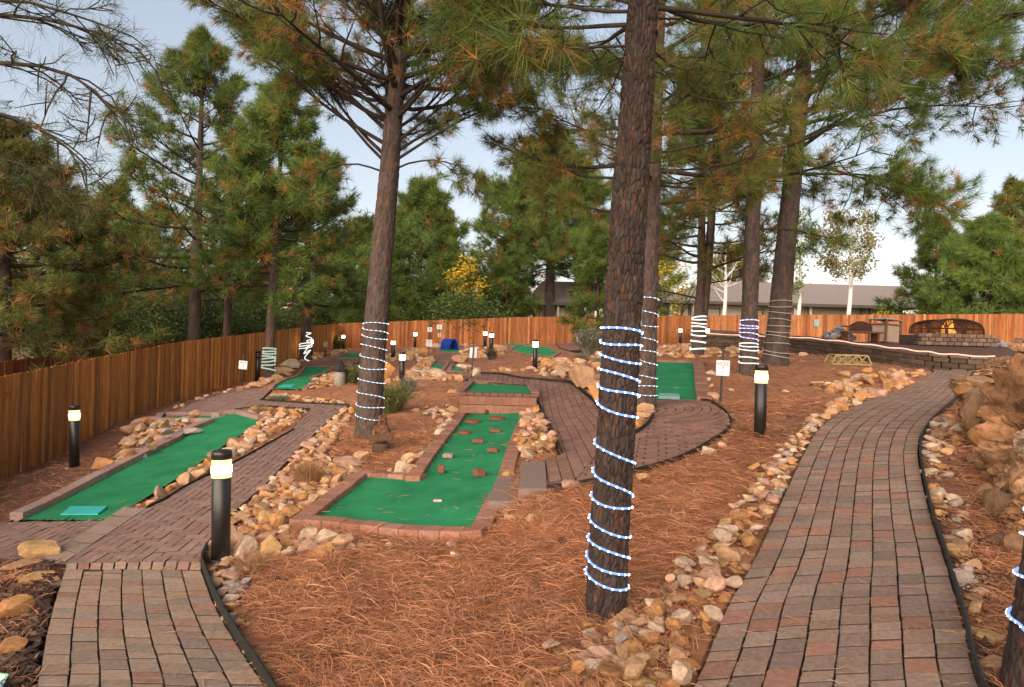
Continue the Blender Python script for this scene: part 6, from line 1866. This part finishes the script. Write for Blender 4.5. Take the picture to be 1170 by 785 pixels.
# fire pit with a domed mesh screen and flames
p = onp(1080, 388, 25.0); s = p.y / F; W2 = 32 * s; hs = 17 * s
t = thing('fire_pit', p, 'long stone fire pit under an arched mesh spark screen with open flames', 'fire pit')
m = MB(); rnd = random.Random(8)
for row in range(3):
    for k in range(11):
        x0 = (-43 + k * 8 + (row % 2) * 3) * s
        m.box(p + Vector((x0, -.75, .09 + row * .15)), (8 * s - .02, .3, .14), None, np.array((.16, .105, .08)) * rnd.uniform(.7, 1.3), bev=.02)
m.box(p + Vector((0, .15, .2)), (76 * s, 1.3, .40), None, (.10, .07, .055))
m.build('stone_surround', M['stone'], t)
zb = .45
def archp(wd, ht, n=18): return [(wd * -math.cos(math.pi * i / n) * (1 if True else 0), ht * math.sin(math.pi * i / n) ** .62) for i in range(n + 1)]
def half(c, wd, ht, y, n=18): return [p + Vector((c + x, y, zb + z)) for x, z in archp(wd, ht, n)]
m = MB()
Pm = archp(W2, hs, 28)
for i in range(0, 60):                       # wires of the vault across
    x = -W2 + 2 * W2 * (i + .5) / 60
    zt_h = np.interp(x, [a for a, _ in Pm], [b for _, b in Pm])
    m.tube([p + Vector((x, -.55, zb)), p + Vector((x, -.55, zb + zt_h)), p + Vector((x, .55, zb + zt_h)), p + Vector((x, .55, zb))], .011, 3, cap=False)
for i in range(1, 12):
    z = hs * i / 12; xs = [a for a, b in Pm if b >= z]
    if len(xs) > 1:
        for yy in (-.55, .55): m.tube([p + Vector((min(xs), yy, zb + z)), p + Vector((max(xs), yy, zb + z))], .009, 3, cap=False)
for i in range(8):
    yy = -.55 + 1.1 * i / 7; m.tube([p + Vector((a, yy, zb + b)) for a, b in Pm], .012, 3, cap=False)
ob = m.build('wire_mesh', M['screen'], t)
for nm, c, wd, ht in (('arch_frame', 0, W2, hs), ('panel_arch', -W2 * .66, W2 * .33, hs * .82), ('panel_arch', -W2 * .02, W2 * .28, hs * .82), ('panel_arch', W2 * .66, W2 * .33, hs * .82)):
    m = MB(); m.tube(half(c, wd, ht, -.57), .034 if nm == 'arch_frame' else .024, 6); m.build(nm, M['screen'], t, True)
m = MB(); m.tube([p + Vector((-W2, -.57, zb + .22)), p + Vector((W2, -.57, zb + .22))], .022, 6); m.tube([p + Vector((-W2, -.57, zb)), p + Vector((W2, -.57, zb))], .03, 6); m.build('cross_rail', M['screen'], t)
r = np.random.default_rng(9)
for q in range(20):
    f = r.normal(0, .26); hh = (.56 * math.exp(-(f / .26) ** 2) + .10) * r.uniform(.6, 1.05); ww = r.uniform(.035, .075)
    c = p + Vector((f + .10, r.uniform(-.12, .12), zb - .04))
    n = 14; pf = [(0, 0)] + [(ww * math.sin(math.pi * (i / n) ** .55) * (1 - .25 * i / n) + .003, hh * i / n) for i in range(1, n)] + [(0.001, hh)]
    m = MB(); m.lathe(pf, 10, c); o = m.build('flame', M['flame2' if q % 3 == 1 else 'flame'], t, True)
    V = np.zeros(len(o.data.vertices) * 3); o.data.vertices.foreach_get('co', V); V = V.reshape(-1, 3); zz = V[:, 2] - V[:, 2].min()
    V[:, 0] += .05 * np.sin(zz * 9 + q * 1.7) * np.minimum(1, zz * 3) + .10 * zz; o.data.vertices.foreach_set('co', V.ravel())
# gravel heaps on the patio
for px, py, w, h, lab in ((957, 387, 32, 15, 'grey rock heap on the patio left of the bench'), (1076, 391, 22, 8, 'grey heap of ash-coloured rock in front of the fire pit'), (1135, 390, 40, 8, 'low grey rocks right of the fire pit')):
    q = onp(px, py, 26 if px != 1076 else 23.2); s = q.y / F
    r = np.random.default_rng(px); m = MB()
    for _ in range(60):
        a = r.uniform(0, 6.28); f = r.uniform(0, 1) ** .6; rr = r.uniform(.08, .2)
        V, Fa = SHAPES2[int(r.integers(16))]
        m.add(V * rr + np.array([q.x + math.cos(a) * f * w * s * .5, q.y + math.sin(a) * f * .5, q.z + (1 - f) * h * s * .8 + .03]), Fa, np.array((.24, .235, .25)) * r.uniform(.7, 1.25))
    tag(m.build('rock_heap', M['rockv'], loc=q), lab, 'rock heap')
# small gilt truss bridge frame
p = G(973, 419); s = p.y / F; w = 46 * s; h = 10.5 * s
t = thing('truss_frame', p, 'small gilt metal truss bridge frame on the stones below the wall', 'bridge frame')
for yy in (0, .45):
    m = MB(); bt = [p + Vector((x * w / 2, yy, .06)) for x in (-1, 1)]; tpz = [p + Vector((x * w / 2 * .78, yy, .06 + h)) for x in (-1, 1)]
    m.bar(bt[0], bt[1], .035, .035); m.bar(tpz[0], tpz[1], .035, .035); m.bar(bt[0], tpz[0], .035, .035); m.bar(bt[1], tpz[1], .035, .035)
    xs = np.linspace(-.78, .78, 4)
    for a, b in zip(xs[:-1], xs[1:]):
        m.bar(p + Vector((a * w / 2, yy, .06)), p + Vector((b * w / 2, yy, .06 + h)), .022, .022); m.bar(p + Vector((b * w / 2, yy, .06)), p + Vector((a * w / 2, yy, .06 + h)), .022, .022)
    for a in xs[1:-1]: m.bar(p + Vector((a * w / 2, yy, .06)), p + Vector((a * w / 2, yy, .06 + h)), .022, .022)
    m.build('side_truss', M['gold'], t)
m = MB()
for a in np.linspace(-.78, .78, 4): m.bar(p + Vector((a * w / 2, 0, .06 + h)), p + Vector((a * w / 2, .45, .06 + h)), .022, .022)
m.build('cross_bar', M['gold'], t)

# ------------------------------------------------------------------ houses behind the back fence
def house(d, eL, eR, eave_py, ridge_py, rL, rR, lab, wins, depth=7., porch=None, chim=None):
    zb = float(Hf(unproj((eL + eR) / 2, CY, d)[0], d)) - .2
    xL, xR = unproj(eL, eave_py, d)[0], unproj(eR, eave_py, d)[0]; ze = unproj((eL + eR) / 2, eave_py, d)[2]
    d2 = d + depth / 2; xl, xr = unproj(rL, CY, d2)[0], unproj(rR, CY, d2)[0]; zrg = unproj((rL + rR) / 2, ridge_py, d2)[2]
    t = thing('house', ((xL + xR) / 2, d, zb), lab, 'house', 'houses behind the back fence')
    m = MB(); m.box(((xL + xR) / 2, d + depth / 2 + .5, (zb + ze) / 2), (xR - xL - 1.2, depth - 1.2, ze - zb)); m.build('wall', M['stucco'], t)
    ov = .35
    V = np.array([(xL - ov, d - ov, ze), (xR + ov, d - ov, ze), (xR + ov, d + depth + ov, ze), (xL - ov, d + depth + ov, ze), (xl, d2, zrg), (xr, d2, zrg)])
    V2 = V.copy(); V2[:, 2] -= .22
    m = MB(); m.add(np.vstack([V, V2]), [(0, 1, 5, 4), (1, 2, 5), (2, 3, 4, 5), (3, 0, 4), (6, 10, 11, 7), (7, 11, 8), (8, 11, 10, 9), (9, 10, 6), (0, 6, 7, 1), (1, 7, 8, 2), (2, 8, 9, 3), (3, 9, 6, 0)])
    rf = m.build('roof', M['shingle'], t)
    m = MB(); m.box(((xL + xR) / 2, d - ov - .03, ze - .11), (xR - xL + 2 * ov, .05, .26)); m.build('fascia', M['stucco2'], t)
    for kind, a, b, y0, y1 in wins:
        x0, x1 = unproj(a, CY, d)[0], unproj(b, CY, d)[0]; z0, z1 = unproj((a + b) / 2, y1, d)[2], unproj((a + b) / 2, y0, d)[2]
        yf = d + .5 + .6
        m = MB(); fw = .07
        for sx in (x0, x1): m.box((sx, yf - .04, (z0 + z1) / 2), (fw, .1, z1 - z0 + fw))
        for sz in (z0, z1): m.box(((x0 + x1) / 2, yf - .04, sz), (x1 - x0 - fw, .1, fw))
        f = m.build('door' if kind == 'door' else 'window', M['stucco2'], t)
        m = MB(); m.box(((x0 + x1) / 2, yf - .015, (z0 + z1) / 2), (x1 - x0 - fw, .02, z1 - z0 - fw)); m.build('pane', M['litwin' if kind == 'lit' else 'glass'], f).location = Vector((0, 0, 0)) if False else Vector((0, 0, 0))
    for a in (porch or []):
        x0 = unproj(a, CY, d)[0]; m = MB(); m.box((x0, d + .1, (zb + ze) / 2 - .1), (.2, .2, ze - zb - .2)); m.build('porch_post', M['stucco'], t)
    if chim:
        a, b, y0 = chim; dd = d2 - 1.; x0, x1 = unproj(a, CY, dd)[0], unproj(b, CY, dd)[0]; z1 = unproj(a, y0, dd)[2]
        m = MB(); m.box(((x0 + x1) / 2, dd, (ze + z1) / 2), (x1 - x0, .9, z1 - ze)); m.box(((x0 + x1) / 2, dd, z1 + .06), (x1 - x0 + .2, 1.1, .12)); m.build('chimney', M['stucco'], rf)
    return t


_build = MB.build
house(58, 760, 1048, 347, 324, 806, 1030, 'long low house with grey shingle roof, chimney and lit windows behind the back fence', [('lit', 808, 826, 352, 361), ('lit', 864, 876, 353, 360), ('dark', 776, 792, 351, 364), ('door', 782, 790, 349, 366), ('dark', 930, 990, 350, 362), ('dark', 1000, 1030, 350, 362)], porch=[766, 792, 880, 908, 926], chim=(780, 788, 318), depth=9)
house(54, 604, 690, 346, 322, 618, 690, 'small pale house with a grey gable roof behind the broad pine', [('dark', 636, 646, 350, 364), ('dark', 612, 616, 350, 366), ('dark', 648, 656, 351, 364)], porch=[637, 668], depth=8)

# pine cones on the straw
for k, (px, py, lab) in enumerate([(318, 667, 'dark pine cone on the straw below the front kerb, left of the foreground trunk'), (637, 622, 'dark pine cone on the straw just left of the foreground trunk'), (925, 441, 'tiny dark pine cone on the straw left of the stone heap by the wall'),
                                   (372, 521, 'dark pine cone in the straw below the leaning trunk'), (905, 520 - 40, 'dark pine cone on the straw right of the lit bollard')]):
    p = G(px, py); m = MB()
    for q in range(9):
        a = 2 * math.pi * q / 9
    prof = [(0, 0)] + [(.032 * math.sin(math.pi * min(1, (i + .6) / 9)) ** .7 * (1 if i % 2 else .72), .011 * i) for i in range(1, 9)] + [(0, .098)]
    m.lathe(prof, 9, p + Vector((0, 0, .035)), Matrix.Rotation(math.radians(78), 3, 'X') @ Matrix.Rotation(k, 3, 'Y'), (.055, .030, .018))
    tag(m.build('pine_cone', M['wood'], loc=p), lab, 'pine cone', 'pine cones on the straw')
